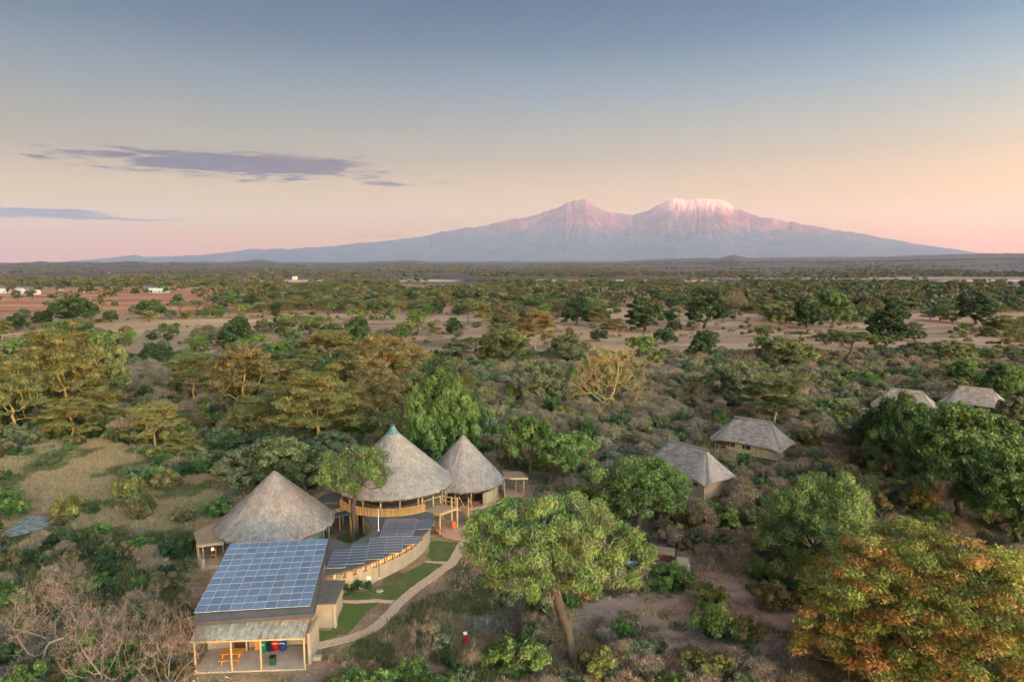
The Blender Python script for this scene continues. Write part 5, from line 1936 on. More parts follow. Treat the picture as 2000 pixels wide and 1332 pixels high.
PR['fever'] = [fever(101), fever(102, h=12, R=6.2), fever(103, h=11, R=7.4, npad=36), fever(104, leaf=L_UMB, h=12, R=6.5)]
PR['olive'] = [fever(111, leaf=L_OLIVE, h=10, R=7.5, z_lo=0.5, dome=1.1, fork=0.25), fever(112, leaf=L_OLIVE, h=11, R=6.2, z_lo=0.5)]
PR['umbrella'] = [make_tree(121, 8.2, 6.6, 'pads', L_UMB, B_DARK, nclump=210, nleaf=110, size=0.22, fork=0.30, r_base=0.26, npad=22, clump_r=(0.85, 0.85, 0.24), z_lo=0.80, dome=0.8, up=1.0),
                  make_tree(122, 8.0, 5.5, 'pads', L_GREY, B_DARK, nclump=210, nleaf=110, size=0.22, fork=0.26, r_base=0.26, npad=24, pad_r=0.32, clump_r=(0.85, 0.85, 0.28), z_lo=0.5, dome=0.8, up=1.0)]
PR['dark'] = [make_tree(131, 10, 5.2, 'lobed', L_DARK, B_DARK, top_bias=-0.45, fork=0.16, nclump=170, nleaf=105, size=0.34, crown_z=0.10, nl=15, r_base=0.35),
              make_tree(132, 12, 4.6, 'lobed', L_DARK, B_DARK, top_bias=-0.45, fork=0.16, nclump=180, nleaf=105, size=0.34, crown_z=0.13, nl=17, r_base=0.35, flat=0.9),
              make_tree(133, 8, 5.5, 'lobed', L_DARK, B_DARK, top_bias=-0.45, fork=0.16, nclump=160, nleaf=105, size=0.34, crown_z=0.16, nl=13, r_base=0.35, flat=0.6)]
PR['green'] = [make_tree(141, 9, 5.5, 'lobed', L_BROAD, B_GREY, top_bias=-0.45, fork=0.16, nclump=175, nleaf=125, size=0.27, crown_z=0.14, nl=14, r_base=0.3, gap=0.05),
               make_tree(142, 8, 5.0, 'lobed', L_UMB, B_GREY, top_bias=-0.45, fork=0.16, nclump=165, nleaf=120, size=0.27, crown_z=0.2, nl=12, r_base=0.28, flat=0.55, gap=0.1),
               make_tree(143, 7.5, 5.0, 'lobed', L_BRIGHT, B_GREY, nclump=115, nleaf=120, size=0.25, crown_z=0.2, nl=12, r_base=0.28, flat=0.6, gap=0.1),
               make_tree(144, 8, 5.2, 'lobed', L_GREY, B_GREY, top_bias=-0.45, fork=0.16, nclump=170, nleaf=120, size=0.25, crown_z=0.1, nl=13, r_base=0.28, gap=0.05)]
PR['fan'] = [make_tree(151, 12.5, 11.0, 'fan', L_OLIVE, B_YEL, nclump=330, nleaf=3, size=0.2, fork=0.14, limb_pow=0.62, r_base=0.26, clump_r=(0.9, 0.9, 0.5), tw=9, tw_mat=T_GOLD, twl=1.1),
             make_tree(152, 9, 5.0, 'fan', L_OLIVE, B_GREY, nclump=120, nleaf=10, size=0.22, fork=0.35, r_base=0.2, clump_r=(0.7, 0.7, 0.5), tw=26, tw_mat=T_DRY, twl=1.0)]
PR['bare'] = [make_tree(161, 7.5, 5.2, 'fan', None, B_PALE, nclump=120, nleaf=0, fork=0.14, r_base=0.15, clump_r=(0.6, 0.6, 0.5), tw=9, tw_mat=T_DUSK, twl=0.7, limb_pow=0.66),
              make_tree(162, 6.5, 4.6, 'fan', None, B_PALE, nclump=110, nleaf=0, fork=0.16, r_base=0.13, lean=(0.9, -0.3), clump_r=(0.6, 0.6, 0.5), tw=9, tw_mat=T_DUSK, twl=0.7, limb_pow=0.66),
              make_tree(163, 4.6, 3.4, 'fan', None, B_PALE, nclump=100, nleaf=0, fork=0.2, r_base=0.09, clump_r=(0.4, 0.4, 0.35), tw=12, tw_mat=T_DUSK, twl=0.5, limb_pow=0.66)]

# specimens in the foreground, each built for its place
big = make_tree(201, 10.5, 9.2, 'lobed', L_BROAD, B_GREY, nclump=380, nleaf=170, size=0.22, crown_z=0.05, top_bias=-0.4, nl=30, r_base=0.42, clump_r=(0.95, 0.95, 0.7), spread=0.27)
bigm = make_tree(202, 11.5, 8.6, 'lobed', L_BROAD, B_DARK, nclump=400, nleaf=180, size=0.21, crown_z=0.12, top_bias=-0.2, nl=28, r_base=0.45, clump_r=(1.0, 1.0, 0.5), spread=0.27, flat=0.55, up=0.9)
midb = make_tree(203, 8.6, 6.8, 'lobed', L_BRIGHT, B_GREY, nclump=330, nleaf=290, size=0.115, crown_z=0.02, top_bias=-0.3, nl=26, r_base=0.32, clump_r=(0.8, 0.8, 0.55), spread=0.28, flat=0.8, tw=16, tw_mat=T_DRY)
sprawl = make_tree(204, 9.6, 8.6, 'lobed', L_BRIGHT, B_GREY, nclump=480, nleaf=330, size=0.092, lean=(-1.5, 0.8), fork=0.44, crown_z=0.30, nl=34, r_base=0.36, clump_r=(0.7, 0.7, 0.42), spread=0.21, flat=0.5, tw=12, tw_mat=T_PALE, twl=0.7, gap=0.20)
pod = make_tree(205, 10.5, 9.6, 'lobed', L_POD, B_DARK, nclump=760, nleaf=270, size=0.098, fork=0.22, crown_z=0.0, top_bias=-0.6, nl=48, r_base=0.45, clump_r=(0.85, 0.85, 0.30), spread=0.24, flat=0.55, up=1.0, hue_mix=0.15)
court = make_tree(206, 9.0, 4.3, 'lobed', L_BRIGHT, B_GREY, nclump=210, nleaf=150, size=0.14, lean=(0.5, 0.0), fork=0.5, crown_z=0.46, nl=11, r_base=0.22, clump_r=(0.6, 0.6, 0.45), spread=0.30, flat=0.5, tw=14, tw_mat=T_PALE, twl=0.7, gap=0.36)
right_g = make_tree(207, 8.0, 6.2, 'lobed', L_BRIGHT, B_GREY, nclump=260, nleaf=175, size=0.15, crown_z=0.12, nl=20, r_base=0.32, clump_r=(0.8, 0.8, 0.5), spread=0.28, flat=0.7, gap=0.06, tw=8, tw_mat=T_PALE)

# (base px, base py, top py, crown width px, kind, index, label)
TREES = [
    (1120, 1292, 956, 440, sprawl, 'sprawling fresh green tree with a leaning grey trunk in the centre foreground'),
    (1805, 1362, 1002, 590, pod, 'lime and rust coloured tree filling the lower right corner'),
    (1590, 1135, 918, 265, midb, 'rounded fresh green tree left of and behind the rust coloured tree'),
    (1247, 1042, 888, 235, right_g, 'green tree hiding the left side of the nearer guest tent'),
    (1870, 1010, 768, 270, bigm, 'big dark trunked green tree on the right, in front of the third guest tent'),
    (1765, 925, 764, 190, big, 'deep green tree crown directly below the third guest tent'),
    (1985, 1065, 862, 230, bigm, 'bright green tree cut by the right edge, above the rust coloured tree'),
    (1730, 900, 800, 190, PR['umbrella'][1], 'grey-green acacia with dark forked stems left of the big green tree'),
    (866, 905, 712, 182, big, 'dense bright green round tree behind the right cone house'),
    (688, 1066, 866, 168, court, 'tree growing from the courtyard in front of the middle thatched roof'),
    (1035, 935, 812, 118, PR['green'][2], 'fresh green tree with pale forked stems behind the side pavilion'),
    (1118, 948, 843, 130, PR['green'][2], 'low fresh green tree between the side pavilion and the nearer guest tent'),
    (1190, 797, 668, 180, PR['fan'][0], 'leafless golden acacia spreading like a fan in the middle of the scrub'),
    (1055, 783, 700, 108, PR['green'][3], 'dense round grey-green tree left of the golden fan acacia'),
    (131, 818, 622, 190, PR['fever'][0], 'tall yellow-stemmed fever tree on the left with its trunk standing clear'),
    (30, 850, 690, 150, PR['fever'][3], 'dark green acacia cut by the left edge'),
    (200, 790, 660, 110, PR['green'][1], 'bushy dark green tree right of the tall left fever tree'),
    (378, 778, 680, 116, PR['fever'][3], 'flat-topped green acacia standing alone between the left fever tree and the brown one'),
    (478, 806, 664, 150, PR['olive'][1], 'yellow-brown acacia with many fine branches, left of the large light green fever tree'),
    (624, 872, 708, 220, PR['fever'][0], 'large light green fever tree with a bright yellow forked trunk above the cone houses'),
    (742, 850, 716, 160, PR['olive'][0], 'brownish fever tree between the large light green one and the dense round tree'),
    (750, 775, 650, 215, PR['olive'][0], 'wide brown-green dome of acacia crown behind the brownish fever tree'),
    (645, 708, 641, 120, PR['fever'][2], 'fever tree with twin yellow stems at the edge of the grazed field'),
    (545, 775, 700, 120, PR['fever'][1], 'light green acacia behind the large light green fever tree'),
    (460, 690, 626, 70, PR['dark'][0], 'dark round evergreen tree alone at the edge of the pale field, left of centre'),
    (306, 712, 668, 62, PR['dark'][2], 'dark green bushy tree below the pale field, left of the lone dark round tree'),
    (608, 662, 616, 88, PR['umbrella'][0], 'green layered acacia just right of the lone dark round tree'),
    (688, 676, 632, 70, PR['dark'][2], 'dark low tree right of the layered green acacia'),
    (143, 634, 577, 96, PR['dark'][2], 'large dark spreading tree on the red plain at the left'),
    (83, 634, 606, 38, PR['dark'][0], 'small dark tree left of the large dark spreading tree'),
    (299, 622, 583, 62, PR['dark'][2], 'dark round crowned tree on the red plain, left of a smaller pair mate'),
    (353, 618, 588, 46, PR['umbrella'][0], 'smaller flat crowned tree beside the dark round one on the red plain'),
    (817, 648, 606, 48, PR['green'][2], 'light green tree with a pale leaning stem alone in the pale field'),
    (886, 652, 618, 36, PR['dark'][1], 'small dark green round tree in the pale field right of the light one'),
    (752, 622, 578, 52, PR['green'][1], 'grey-green tree at the far side of the pale field, left of centre'),
    (915, 634, 582, 66, PR['umbrella'][0], 'pale stemmed green acacia at the far side of the pale field'),
    (946, 632, 588, 40, PR['fever'][1], 'yellowish acacia beside the pale stemmed one'),
    (1046, 690, 598, 96, PR['olive'][1], 'tall olive domed acacia at the right end of the pale field gap'),
    (985, 712, 640, 104, PR['green'][1], 'two-lobed green tree in front of the olive domed acacia'),
    (1108, 712, 648, 96, PR['green'][3], 'soft green tree right of the olive domed acacia'),
    (1126, 636, 577, 68, PR['dark'][0], 'dark dense round tree on the far edge of the field, centre right'),
    (1168, 640, 596, 44, PR['fever'][1], 'yellow-green acacia right of the dark dense round tree'),
    (1259, 648, 575, 86, PR['dark'][1], 'very dark broad tree, largest of the dark ones beyond the right field'),
    (1250, 702, 655, 74, PR['green'][2], 'bright green tree just behind the golden fan acacia'),
    (1376, 642, 558, 92, PR['dark'][1], 'tall dark tree with a low skirt of bushes beyond the right field'),
    (1436, 614, 568, 50, PR['fan'][1], 'leafless pale brown fan shaped tree in front of the far green belt'),
    (1525, 640, 586, 84, PR['green'][1], 'leaning green tree beyond the right field, first of a group of three'),
    (1576, 642, 578, 74, PR['dark'][0], 'dark middle tree of the group beyond the right field'),
    (1626, 640, 562, 84, PR['green'][0], 'broad olive green tree ending the group beyond the right field'),
    (1374, 702, 642, 60, PR['dark'][0], 'small dark green tree on the near edge of the right field'),
    (1540, 716, 656, 104, PR['green'][1], 'spreading green tree on the near edge of the right field'),
    (1487, 700, 655, 40, PR['green'][2], 'slim green tree left of the spreading one on the field edge'),
    (1655, 716, 645, 132, PR['umbrella'][0], 'classic flat umbrella thorn tree on the edge of the right field'),
    (1730, 684, 582, 84, PR['dark'][1], 'tall brown-green tree with a bare lower stem behind the umbrella thorn'),
    (1790, 704, 666, 92, PR['green'][3], 'low green thicket tree right of the umbrella thorn'),
    (1850, 706, 664, 88, PR['green'][1], 'second low green thicket tree further right of the umbrella thorn'),
    (1905, 634, 566, 70, PR['dark'][1], 'dark tree standing high at the far right beyond the field'),
    (1955, 690, 610, 90, PR['fever'][3], 'green acacia near the right edge at field level'),
    (1953, 792, 704, 112, PR['green'][0], 'green tree above the fourth guest tent at the right edge'),
    (1985, 850, 770, 90, PR['green'][3], 'dull green tree at the right edge beside the fourth guest tent'),
    (1512, 835, 722, 158, PR['fever'][3], 'flat green acacia standing behind the second guest tent'),
    (1428, 785, 696, 122, PR['green'][3], 'pale grey-green acacia left of the one behind the second guest tent'),
    (362, 908, 838, 84, PR['fever'][1], 'small yellow-green fever tree at the edge of the ochre meadow'),
    (303, 872, 782, 130, PR['fever'][2], 'feathery fever tree left of the small one on the meadow edge'),
    (560, 960, 850, 160, PR['green'][1], 'dark green thicket tree behind the left cone house'),
    (480, 952, 868, 130, PR['green'][3], 'grey-green thicket tree left above the left cone house'),
    (640, 900, 838, 90, PR['green'][3], 'low green tree left of the middle cone tip'),
    (826, 1290, 1202, 78, PR['bare'][2], 'pale leafless sapling in dry grass below the winding path'),
    (1478, 830, 770, 40, PR['bare'][1], 'dead white snag rising behind the second guest tent'),
    (200, 1345, 1165, 185, PR['bare'][0], 'leafless tree with pale crooked limbs in the lower left corner'),
    (330, 1350, 1170, 170, PR['bare'][1], 'leafless grey tree reaching over the front building roof'),
    (80, 1290, 1110, 160, PR['bare'][1], 'leafless pale tree at the far lower left'),
    (285, 1250, 1145, 120, PR['bare'][0], 'bare brown tree left of the big solar roof'),
    (125, 1200, 1075, 130, PR['bare'][1], 'bare white limbed tree standing in the green marsh scrub'),
    (375, 1235, 1150, 90, PR['bare'][2], 'small bare tree touching the left edge of the solar roof'),
]
rgT = random.Random(5)
tree_spots = []
for px, pb, pt_, wpx_, pr, lab in TREES:
    q, hh = height_px(px, pb, pt_)
    depth = q.y * math.cos(TH) + (CAM_H - q.z) * math.sin(TH)
    s = (wpx_ / FOC * depth / 2) / pr['R'] * 0.96
    rz = rgT.uniform(0, 6.28) if pr not in (sprawl,) else 0.0
    plant_tree(pr, q.x, q.y, lab, name='tree', s=s, sz=hh / pr['h'], rz=rz, group=None)
    tree_spots.append((q.x, q.y, s * pr['R']))

MARKS = [('the left cone house', 545, 1060), ('the middle cone house', 770, 1010), ('the right cone house', 925, 985), ('the side pavilion', 1008, 965), ('the big solar roof', 500, 1200), ('the front veranda', 500, 1310),
         ('the crescent wall', 740, 1140), ('the flagstone path', 800, 1200), ('the pale sapling', 826, 1290), ('the red post', 909, 1262), ('the leaning trunk', 1126, 1292), ('the safari vehicle', 1300, 1112),
         ('the earth car track', 1400, 1140), ('the lower right track', 1450, 1265), ('the rust coloured tree', 1700, 1300), ('the rounded tree', 1590, 1130), ('the nearer guest tent', 1340, 960), ('the second guest tent', 1470, 890),
         ('the third guest tent', 1740, 800), ('the fourth guest tent', 1900, 800), ('the golden fan acacia', 1190, 797), ('the dense round tree', 866, 900), ('the marsh pool', 55, 1030), ('the ochre meadow', 230, 930),
         ('the lone dark round tree', 460, 690), ('the tall left fever tree', 131, 818), ('the large light green fever tree', 624, 872), ('the umbrella thorn', 1655, 716), ('the far pale field', 800, 640), ('the right field', 1450, 650),
         ('the right edge trees', 1960, 900), ('the left edge', 0, 850), ('the small fever tree', 362, 908), ('the grey-green acacia', 1730, 900), ('the olive domed acacia', 1046, 690), ('the lower left corner', 100, 1332),
         ('the spreading field-edge tree', 1540, 716), ('the dark spreading tree', 143, 634), ('the broad olive tree', 1626, 640), ('the very dark broad tree', 1259, 648), ('the far dark tree', 1905, 634), ('the big right tree', 1870, 1010)]
USED = {}


def whereabouts(px, py):
    best = min(MARKS, key=lambda m_: math.hypot(px - m_[1], (py - m_[2]) * 2.2))
    dx, dy = px - best[1], (py - best[2]) * 2.2
    d = math.hypot(dx, dy)
    near = 'close ' if d < 60 else 'well ' if d > 150 else ''
    if abs(dx) > 2.4 * abs(dy):
        w = 'right of' if dx > 0 else 'left of'
    elif abs(dy) > 2.4 * abs(dx):
        w = 'in front of' if dy > 0 else 'behind'
    else:
        w = ('front ' if dy > 0 else 'back ') + ('right of' if dx > 0 else 'left of')
    return (near + w + ' ' + best[0]).strip()


def own_label(x_, y_, size_, what, lo, hi):
    px_, py_ = to_px(x_, y_, 0.0)
    sz_ = 'small' if size_ < lo else 'large' if size_ > hi else 'middling'
    return '%s %s %s' % (sz_, what, whereabouts(float(px_), float(py_)))


# ------------------------------------------------------------------ bushes: hand-placed ones first
BU = {}
for kind, n, R, h in (('dry', 5, 2.3, 2.7), ('drygreen', 3, 2.3, 2.7), ('green', 4, 2.1, 2.5), ('bright', 3, 2.1, 2.4), ('grey', 4, 2.2, 2.4), ('yellow', 3, 2.0, 2.2), ('olive', 3, 2.0, 2.3), ('dark', 2, 2.0, 2.4)):
    BU[kind] = [make_bush(300 + 17 * len(BU) + i, R, h, kind) for i in range(n)]
BR = 2.15


def put_bush(kind, q, w, h=None, label=None, group=None, name='bush'):
    r_ = random.Random(int(q.x * 131 + q.y * 17))
    me = r_.choice(BU[kind])
    o = link(name, me, None, (q.x, q.y, float(land_z(q.x, q.y)) - 0.05), (0, 0, r_.uniform(0, 6.28)))
    s = w / 2 / BR
    o.scale = (s, s, (h / 2.45) if h else s * r_.uniform(0.85, 1.15))
    tag(o, label, 'bush', group)
    return o


HAND = [(1312, 1149, 92, 54, 'green', 'olive green bush hiding the lower side of the safari vehicle'), (1010, 1312, 135, 72, 'bright', 'green bush at the lower edge left of the leaning trunk'),
        (1395, 1240, 95, 70, 'green', 'leafy green bush between the two earth tracks'), (1385, 1185, 70, 50, 'yellow', 'yellow-green dome bush above the leafy one between the tracks'),
        (1455, 1250, 90, 55, 'olive', 'olive bush right of the leafy one between the tracks'), (1505, 1190, 85, 60, 'olive', 'dull green bush at the left foot of the rust coloured tree'),
        (330, 1086, 56, 38, 'dark', 'dark round bush alone on the slope left of the canvas veranda'), (877, 1300, 32, 22, 'dark', 'small dark green shrub in the grass below the red post'),
        (900, 1320, 40, 26, 'green', 'small green shrub at the lower edge right of the sapling'), (925, 1022, 22, 14, 'dark', 'small clipped green shrub on bare ground near the landing'),
        (968, 1016, 26, 24, 'dark', 'spiky dark shrub beside the clipped one near the landing'), (1008, 982, 30, 12, 'green', 'low green shrub in front of the side pavilion'),
        (690, 1150, 60, 26, 'dark', 'dark shrubs against the foot of the curved wall'), (720, 1149, 22, 16, 'green', 'small creeper shrub at the wall beside the white hatch'),
        (960, 945, 70, 30, 'dark', 'dark thicket behind the right cone house'), (1075, 985, 80, 44, 'grey', 'blue-green bush right of the side pavilion'),
        (750, 1345, 90, 40, 'bright', 'green bush cut by the lower edge below the footpath'), (1380, 1330, 110, 60, 'yellow', 'yellow-green bush at the lower edge right of the trunk'),
        (1260, 1320, 90, 50, 'dry', 'dry purple-brown bush at the lower edge right of the trunk'), (845, 1262, 90, 40, 'grey', 'greyish shrub around the foot of the pale sapling'),
        (1040, 1260, 60, 40, 'grey', 'pale dry shrub left of the leaning trunk'), (1060, 1200, 70, 46, 'bright', 'yellow-green shrub under the left skirt of the foreground tree')]
hand_spots = []
for px, py, w, h, kind, lab in HAND:
    q = at(px, py)
    depth = q.y * math.cos(TH) + CAM_H * math.sin(TH)
    k = depth / FOC
    put_bush(kind, q, w * k, h * k * 0.95, lab)
    hand_spots.append((q.x, q.y, w * k / 2))

# ------------------------------------------------------------------ scatter
rs = np.random.default_rng(77)


def in_poly(px, py, poly):
    inside = np.zeros(px.shape, bool)
    n = len(poly)
    for i in range(n):
        x0, y0 = poly[i]
        x1, y1 = poly[(i + 1) % n]
        c = ((y0 > py) != (y1 > py)) & (px < (x1 - x0) * (py - y0) / (y1 - y0 + 1e-12) + x0)
        inside ^= c
    return inside


CLEAR = [
    [(370, 1430), (366, 1140), (372, 1030), (440, 1000), (600, 980), (640, 950), (760, 935), (900, 925), (1000, 915), (1045, 925), (1050, 1000), (1035, 1060), (950, 1065), (905, 1100), (870, 1130), (800, 1190), (745, 1240), (660, 1275), (610, 1430)],
    [(605, 1332), (640, 1285), (760, 1240), (860, 1150), (900, 1120), (985, 1120), (985, 1240), (930, 1290), (870, 1332)],
    [(1120, 1240), (1100, 1200), (1180, 1165), (1270, 1150), (1340, 1115), (1420, 1115), (1530, 1190), (1580, 1245), (1560, 1275), (1300, 1270), (1290, 1245)],
    [(1255, 1130), (1255, 1075), (1350, 1075), (1360, 1130)],
]
MEADOW = [(-50, 900), (80, 872), (230, 862), (330, 905), (440, 930), (500, 985), (430, 1015), (370, 1050), (330, 1100), (230, 1050), (100, 1000), (-50, 1000)]
POOL = [(-50, 1065), (0, 1035), (60, 1000), (110, 1005), (110, 1030), (60, 1050)]


def clear_of(px, py):
    bad = np.zeros(px.shape, bool)
    for c in CLEAR:
        bad |= in_poly(px, py, c)
    bad |= in_poly(px, py, POOL)
    return bad


TENTS = [(26.9, 99.3), (42.2, 117.2), (c3.x, c3.y), (c4.x, c4.y)]


def candidates(n, r0, r1, amax=52):
    n = int(n * amax / 41)
    r = np.sqrt(rs.random(n) * (r1 ** 2 - r0 ** 2) + r0 ** 2)
    a = np.radians(rs.uniform(-amax, amax, n))
    x, y = r * np.sin(a), r * np.cos(a)
    px, py = to_px(x, y, land_z(x, y))
    return x, y, px, py


def thin(x, y, rad, pri):
    """dart throwing on a hash grid: keep points at least their own radius apart"""
    cell = 3.0
    grid = {}
    keep = []
    for i in pri:
        cx, cy = int(x[i] // cell), int(y[i] // cell)
        ok = True
        m = int(math.ceil(rad[i] * 2 / cell))
        for dx in range(-m, m + 1):
            for dy in range(-m, m + 1):
                for j in grid.get((cx + dx, cy + dy), ()):
                    if (x[i] - x[j]) ** 2 + (y[i] - y[j]) ** 2 < ((rad[i] + rad[j]) * 0.5) ** 2:
                        ok = False
                        break
                if not ok:
                    break
            if not ok:
                break
        if ok:
            keep.append(i)
            grid.setdefault((cx, cy), []).append(i)
    return np.array(keep, int)


# scrub and bushes from the lower edge to the far side of the fields
x, y, px, py = candidates(42000, 44, 480)
rr_ = np.hypot(x, y)
patch = fbm(x / 22, y / 22, 201, 3)
patch2 = fbm(x / 9, y / 9, 205, 3)
tan_zone = (py > 596) & (py < 694 + (1000 - px) * 0.004)
jx_ = (fbm(x / 6, y / 6, 71, 3) - 0.5) * 2
mead_zone = in_poly(px + jx_ * 90, py + (fbm(x / 6, y / 6, 73, 3) - 0.5) * 70, MEADOW)
right_scrub = smooth(px, 880, 1120)
left_green = 1 - smooth(px, 780, 1000)
dens = 0.95 + 0.8 * (patch - 0.5)
dens = np.where((patch < 0.40) & (py > 700), dens * 0.35, dens)
dens = np.where(tan_zone, np.where(patch > 0.60, 0.07, 0.010), dens)
dens = np.where((py < 720) & (py > 688), dens * 0.6, dens)
dens = np.where(mead_zone, 0.02 + 0.25 * smooth(patch2, 0.60, 0.70), dens)
dens = np.where(py < 600, 0.5, dens)
left_gap = in_poly(px, py, [(230, 715), (420, 715), (440, 800), (300, 860), (200, 830)])
dens = np.where(left_gap, 0.30, dens)
ok = (rs.random(len(x)) < dens) & ~clear_of(px, py) & (px > -650) & (px < 2650) & (py < 1420)
for tx, ty in TENTS:
    # keep the huts and their front free
    dx, dy = x - tx, y - ty
    ok &= ~(np.hypot(dx, dy) < 7.0)
    ok &= ~((np.abs(dx + 0.5) < 6.0) & (dy < 0) & (dy > -10.5) & (rs.random(len(x)) < 0.8))
for tx, ty, tr in tree_spots:
    ok &= ~(np.hypot(x - tx, y - ty) < max(1.2, 0.35 * tr))
for tx, ty, tr in hand_spots:
    ok &= ~(np.hypot(x - tx, y - ty) < tr * 0.9)
# choose kinds by place
u = rs.random(len(x))
kinds = np.empty(len(x), dtype=object)
p_dry = 0.22 + 0.47 * right_scrub * smooth(patch2, 0.34, 0.54) * (1 - 0.4 * smooth(py, 760, 1000) * (1 - smooth(px, 1300, 1450)))
p_dry = np.where((px < 420) & (py > 1040), 0.25, p_dry)
p_dry = np.where((py > 1190) & (px > 600), 0.55, p_dry)
p_dry = np.where(left_gap, 0.75, p_dry)
p_dry = np.where(tan_zone, 0.45, p_dry)
for i in range(len(x)):
    if not ok[i]:
        continue
    if u[i] < p_dry[i]:
        kinds[i] = 'dry' if rs.random() < 0.72 else 'drygreen'
    else:
        v = rs.random()
        lg = left_green[i]
        if py[i] > 1040 and px[i] < 420:
            kinds[i] = 'green' if v < 0.4 else ('dark' if v < 0.7 else 'olive')
        elif lg > 0.5:
            kinds[i] = 'green' if v < 0.26 else 'olive' if v < 0.46 else 'grey' if v < 0.72 else 'dark' if v < 0.86 else 'yellow'
        else:
            kinds[i] = 'grey' if v < 0.34 else 'green' if v < 0.52 else 'bright' if v < 0.66 else 'yellow' if v < 0.84 else 'olive'
size = rs.uniform(1.2, 2.7, len(x)) * np.where(tan_zone, rs.uniform(0.4, 1.3, len(x)), 1.0) * np.where((py > 1050), 0.72, 1.0) * np.where((px < 420) & (py > 1030), 0.9, 1.0)
idx_ok = np.nonzero(ok)[0]
keep = thin(x, y, size * 0.92, idx_ok)
order = keep[np.argsort(rr_[keep] / size[keep] + np.where((px[keep] < -25) | (px[keep] > 2025), 1e5, 0))]
LABEL = {'dry': 'bare purple-brown thorn bush', 'drygreen': 'half bare thorn bush', 'green': 'mid green bush', 'bright': 'fresh green bush', 'grey': 'grey-green bush', 'yellow': 'yellow-green bush', 'olive': 'olive brown bush', 'dark': 'dark green bush'}
GROUP = {'dry': 'bare thorn bushes', 'drygreen': 'half bare thorn bushes', 'green': 'mid green bushes', 'bright': 'fresh green bushes', 'grey': 'grey-green bushes', 'yellow': 'yellow-green bushes', 'olive': 'olive bushes', 'dark': 'dark green bushes'}
count = {'thorn': 0, 'leafy': 0}
rest = []
for i in order:
    fam = 'thorn' if kinds[i] in ('dry', 'drygreen') else 'leafy'
    if count[fam] < (296 if fam == 'thorn' else 272):
        count[fam] += 1
        q = Vector((x[i], y[i], 0))
        put_bush(kinds[i], q, size[i] * 2, size[i] * 2 * rs.uniform(0.48, 0.72), own_label(x[i], y[i], size[i], LABEL[kinds[i]], 1.35, 2.0), GROUP[kinds[i]], name='thorn_bush' if fam == 'thorn' else 'leafy_bush')
    else:
        rest.append(i)


# geometry-node scatter for what nobody could count
def scatter_stuff(name, label, pts, scales, rots, picks, protos):
    me = bpy.data.meshes.new(name)
    me.vertices.add(len(pts))
    me.vertices.foreach_set('co', np.asarray(pts, dtype=np.float32).ravel())
    for k, a, ty in (('sc', scales, 'FLOAT_VECTOR'), ('rz', rots, 'FLOAT'), ('pick', picks, 'INT')):
        at_ = me.attributes.new(k, ty, 'POINT')
        if ty == 'FLOAT_VECTOR':
            at_.data.foreach_set('vector', np.asarray(a, dtype=np.float32).ravel())
        else:
            at_.data.foreach_set('value', np.asarray(a, dtype=np.float32 if ty == 'FLOAT' else np.int32))
    o = link(name, me)
    col = bpy.data.collections.new(name + '_kinds')
    for i, m_ in enumerate(protos):
        po_ = bpy.data.objects.new('%s_kind_%02d' % (name, i), m_)
        col.objects.link(po_)
    ng = bpy.data.node_groups.new(name, 'GeometryNodeTree')
    ng.interface.new_socket('Geometry', in_out='INPUT', socket_type='NodeSocketGeometry')
    ng.interface.new_socket('Geometry', in_out='OUTPUT', socket_type='NodeSocketGeometry')
    nn = ng.nodes
    gi, go = nn.new('NodeGroupInput'), nn.new('NodeGroupOutput')
    ip_ = nn.new('GeometryNodeInstanceOnPoints')
    ci = nn.new('GeometryNodeCollectionInfo')
    ci.inputs['Collection'].default_value = col
    ci.inputs['Separate Children'].default_value = True
    ci.inputs['Reset Children'].default_value = True
    ip_.inputs['Pick Instance'].default_value = True

    def named(k, ty):
        q = nn.new('GeometryNodeInputNamedAttribute')
        q.data_type = ty
        q.inputs['Name'].default_value = k
        return q.outputs['Attribute']
    cx_ = nn.new('ShaderNodeCombineXYZ')
    L = ng.links.new
    L(gi.outputs[0], ip_.inputs['Points'])
    L(ci.outputs[0], ip_.inputs['Instance'])
    L(named('pick', 'INT'), ip_.inputs['Instance Index'])
    L(named('rz', 'FLOAT'), cx_.inputs[2])
    L(cx_.outputs[0], ip_.inputs['Rotation'])
    L(named('sc', 'FLOAT_VECTOR'), ip_.inputs['Scale'])
    L(ip_.outputs[0], go.inputs[0])
    md = o.modifiers.new('scatter', 'NODES')
    md.node_group = ng
    return tag(o, label, kind='stuff')


def scatter_rest(name, label, ids, kset):
    protos = []
    first = {}
    for k in kset:
        first[k] = (len(protos), len(BU[k]))
        protos += BU[k]
    pts, sc, rz, pk = [], [], [], []
    for i in ids:
        f0, n0 = first[kinds[i]]
        s = size[i] / BR
        pts.append((x[i], y[i], float(land_z(x[i], y[i])) - 0.05))
        sc.append((s, s, s * rs.uniform(0.85, 1.25)))
        rz.append(rs.uniform(0, 6.28))
        pk.append(f0 + int(rs.integers(n0)))
    if pts:
        scatter_stuff(name, label, pts, sc, rz, pk, protos)


scatter_rest('thorn_scrub', 'far grey and purple thorn scrub merging into one mass', [i for i in rest if kinds[i] in ('dry', 'drygreen')], ['dry', 'drygreen'])
scatter_rest('leafy_scrub', 'far leafy bushes merging into the scrub', [i for i in rest if kinds[i] not in ('dry', 'drygreen')], ['green', 'bright', 'grey', 'yellow', 'olive', 'dark'])
print('bushes', count, 'rest', len(rest))

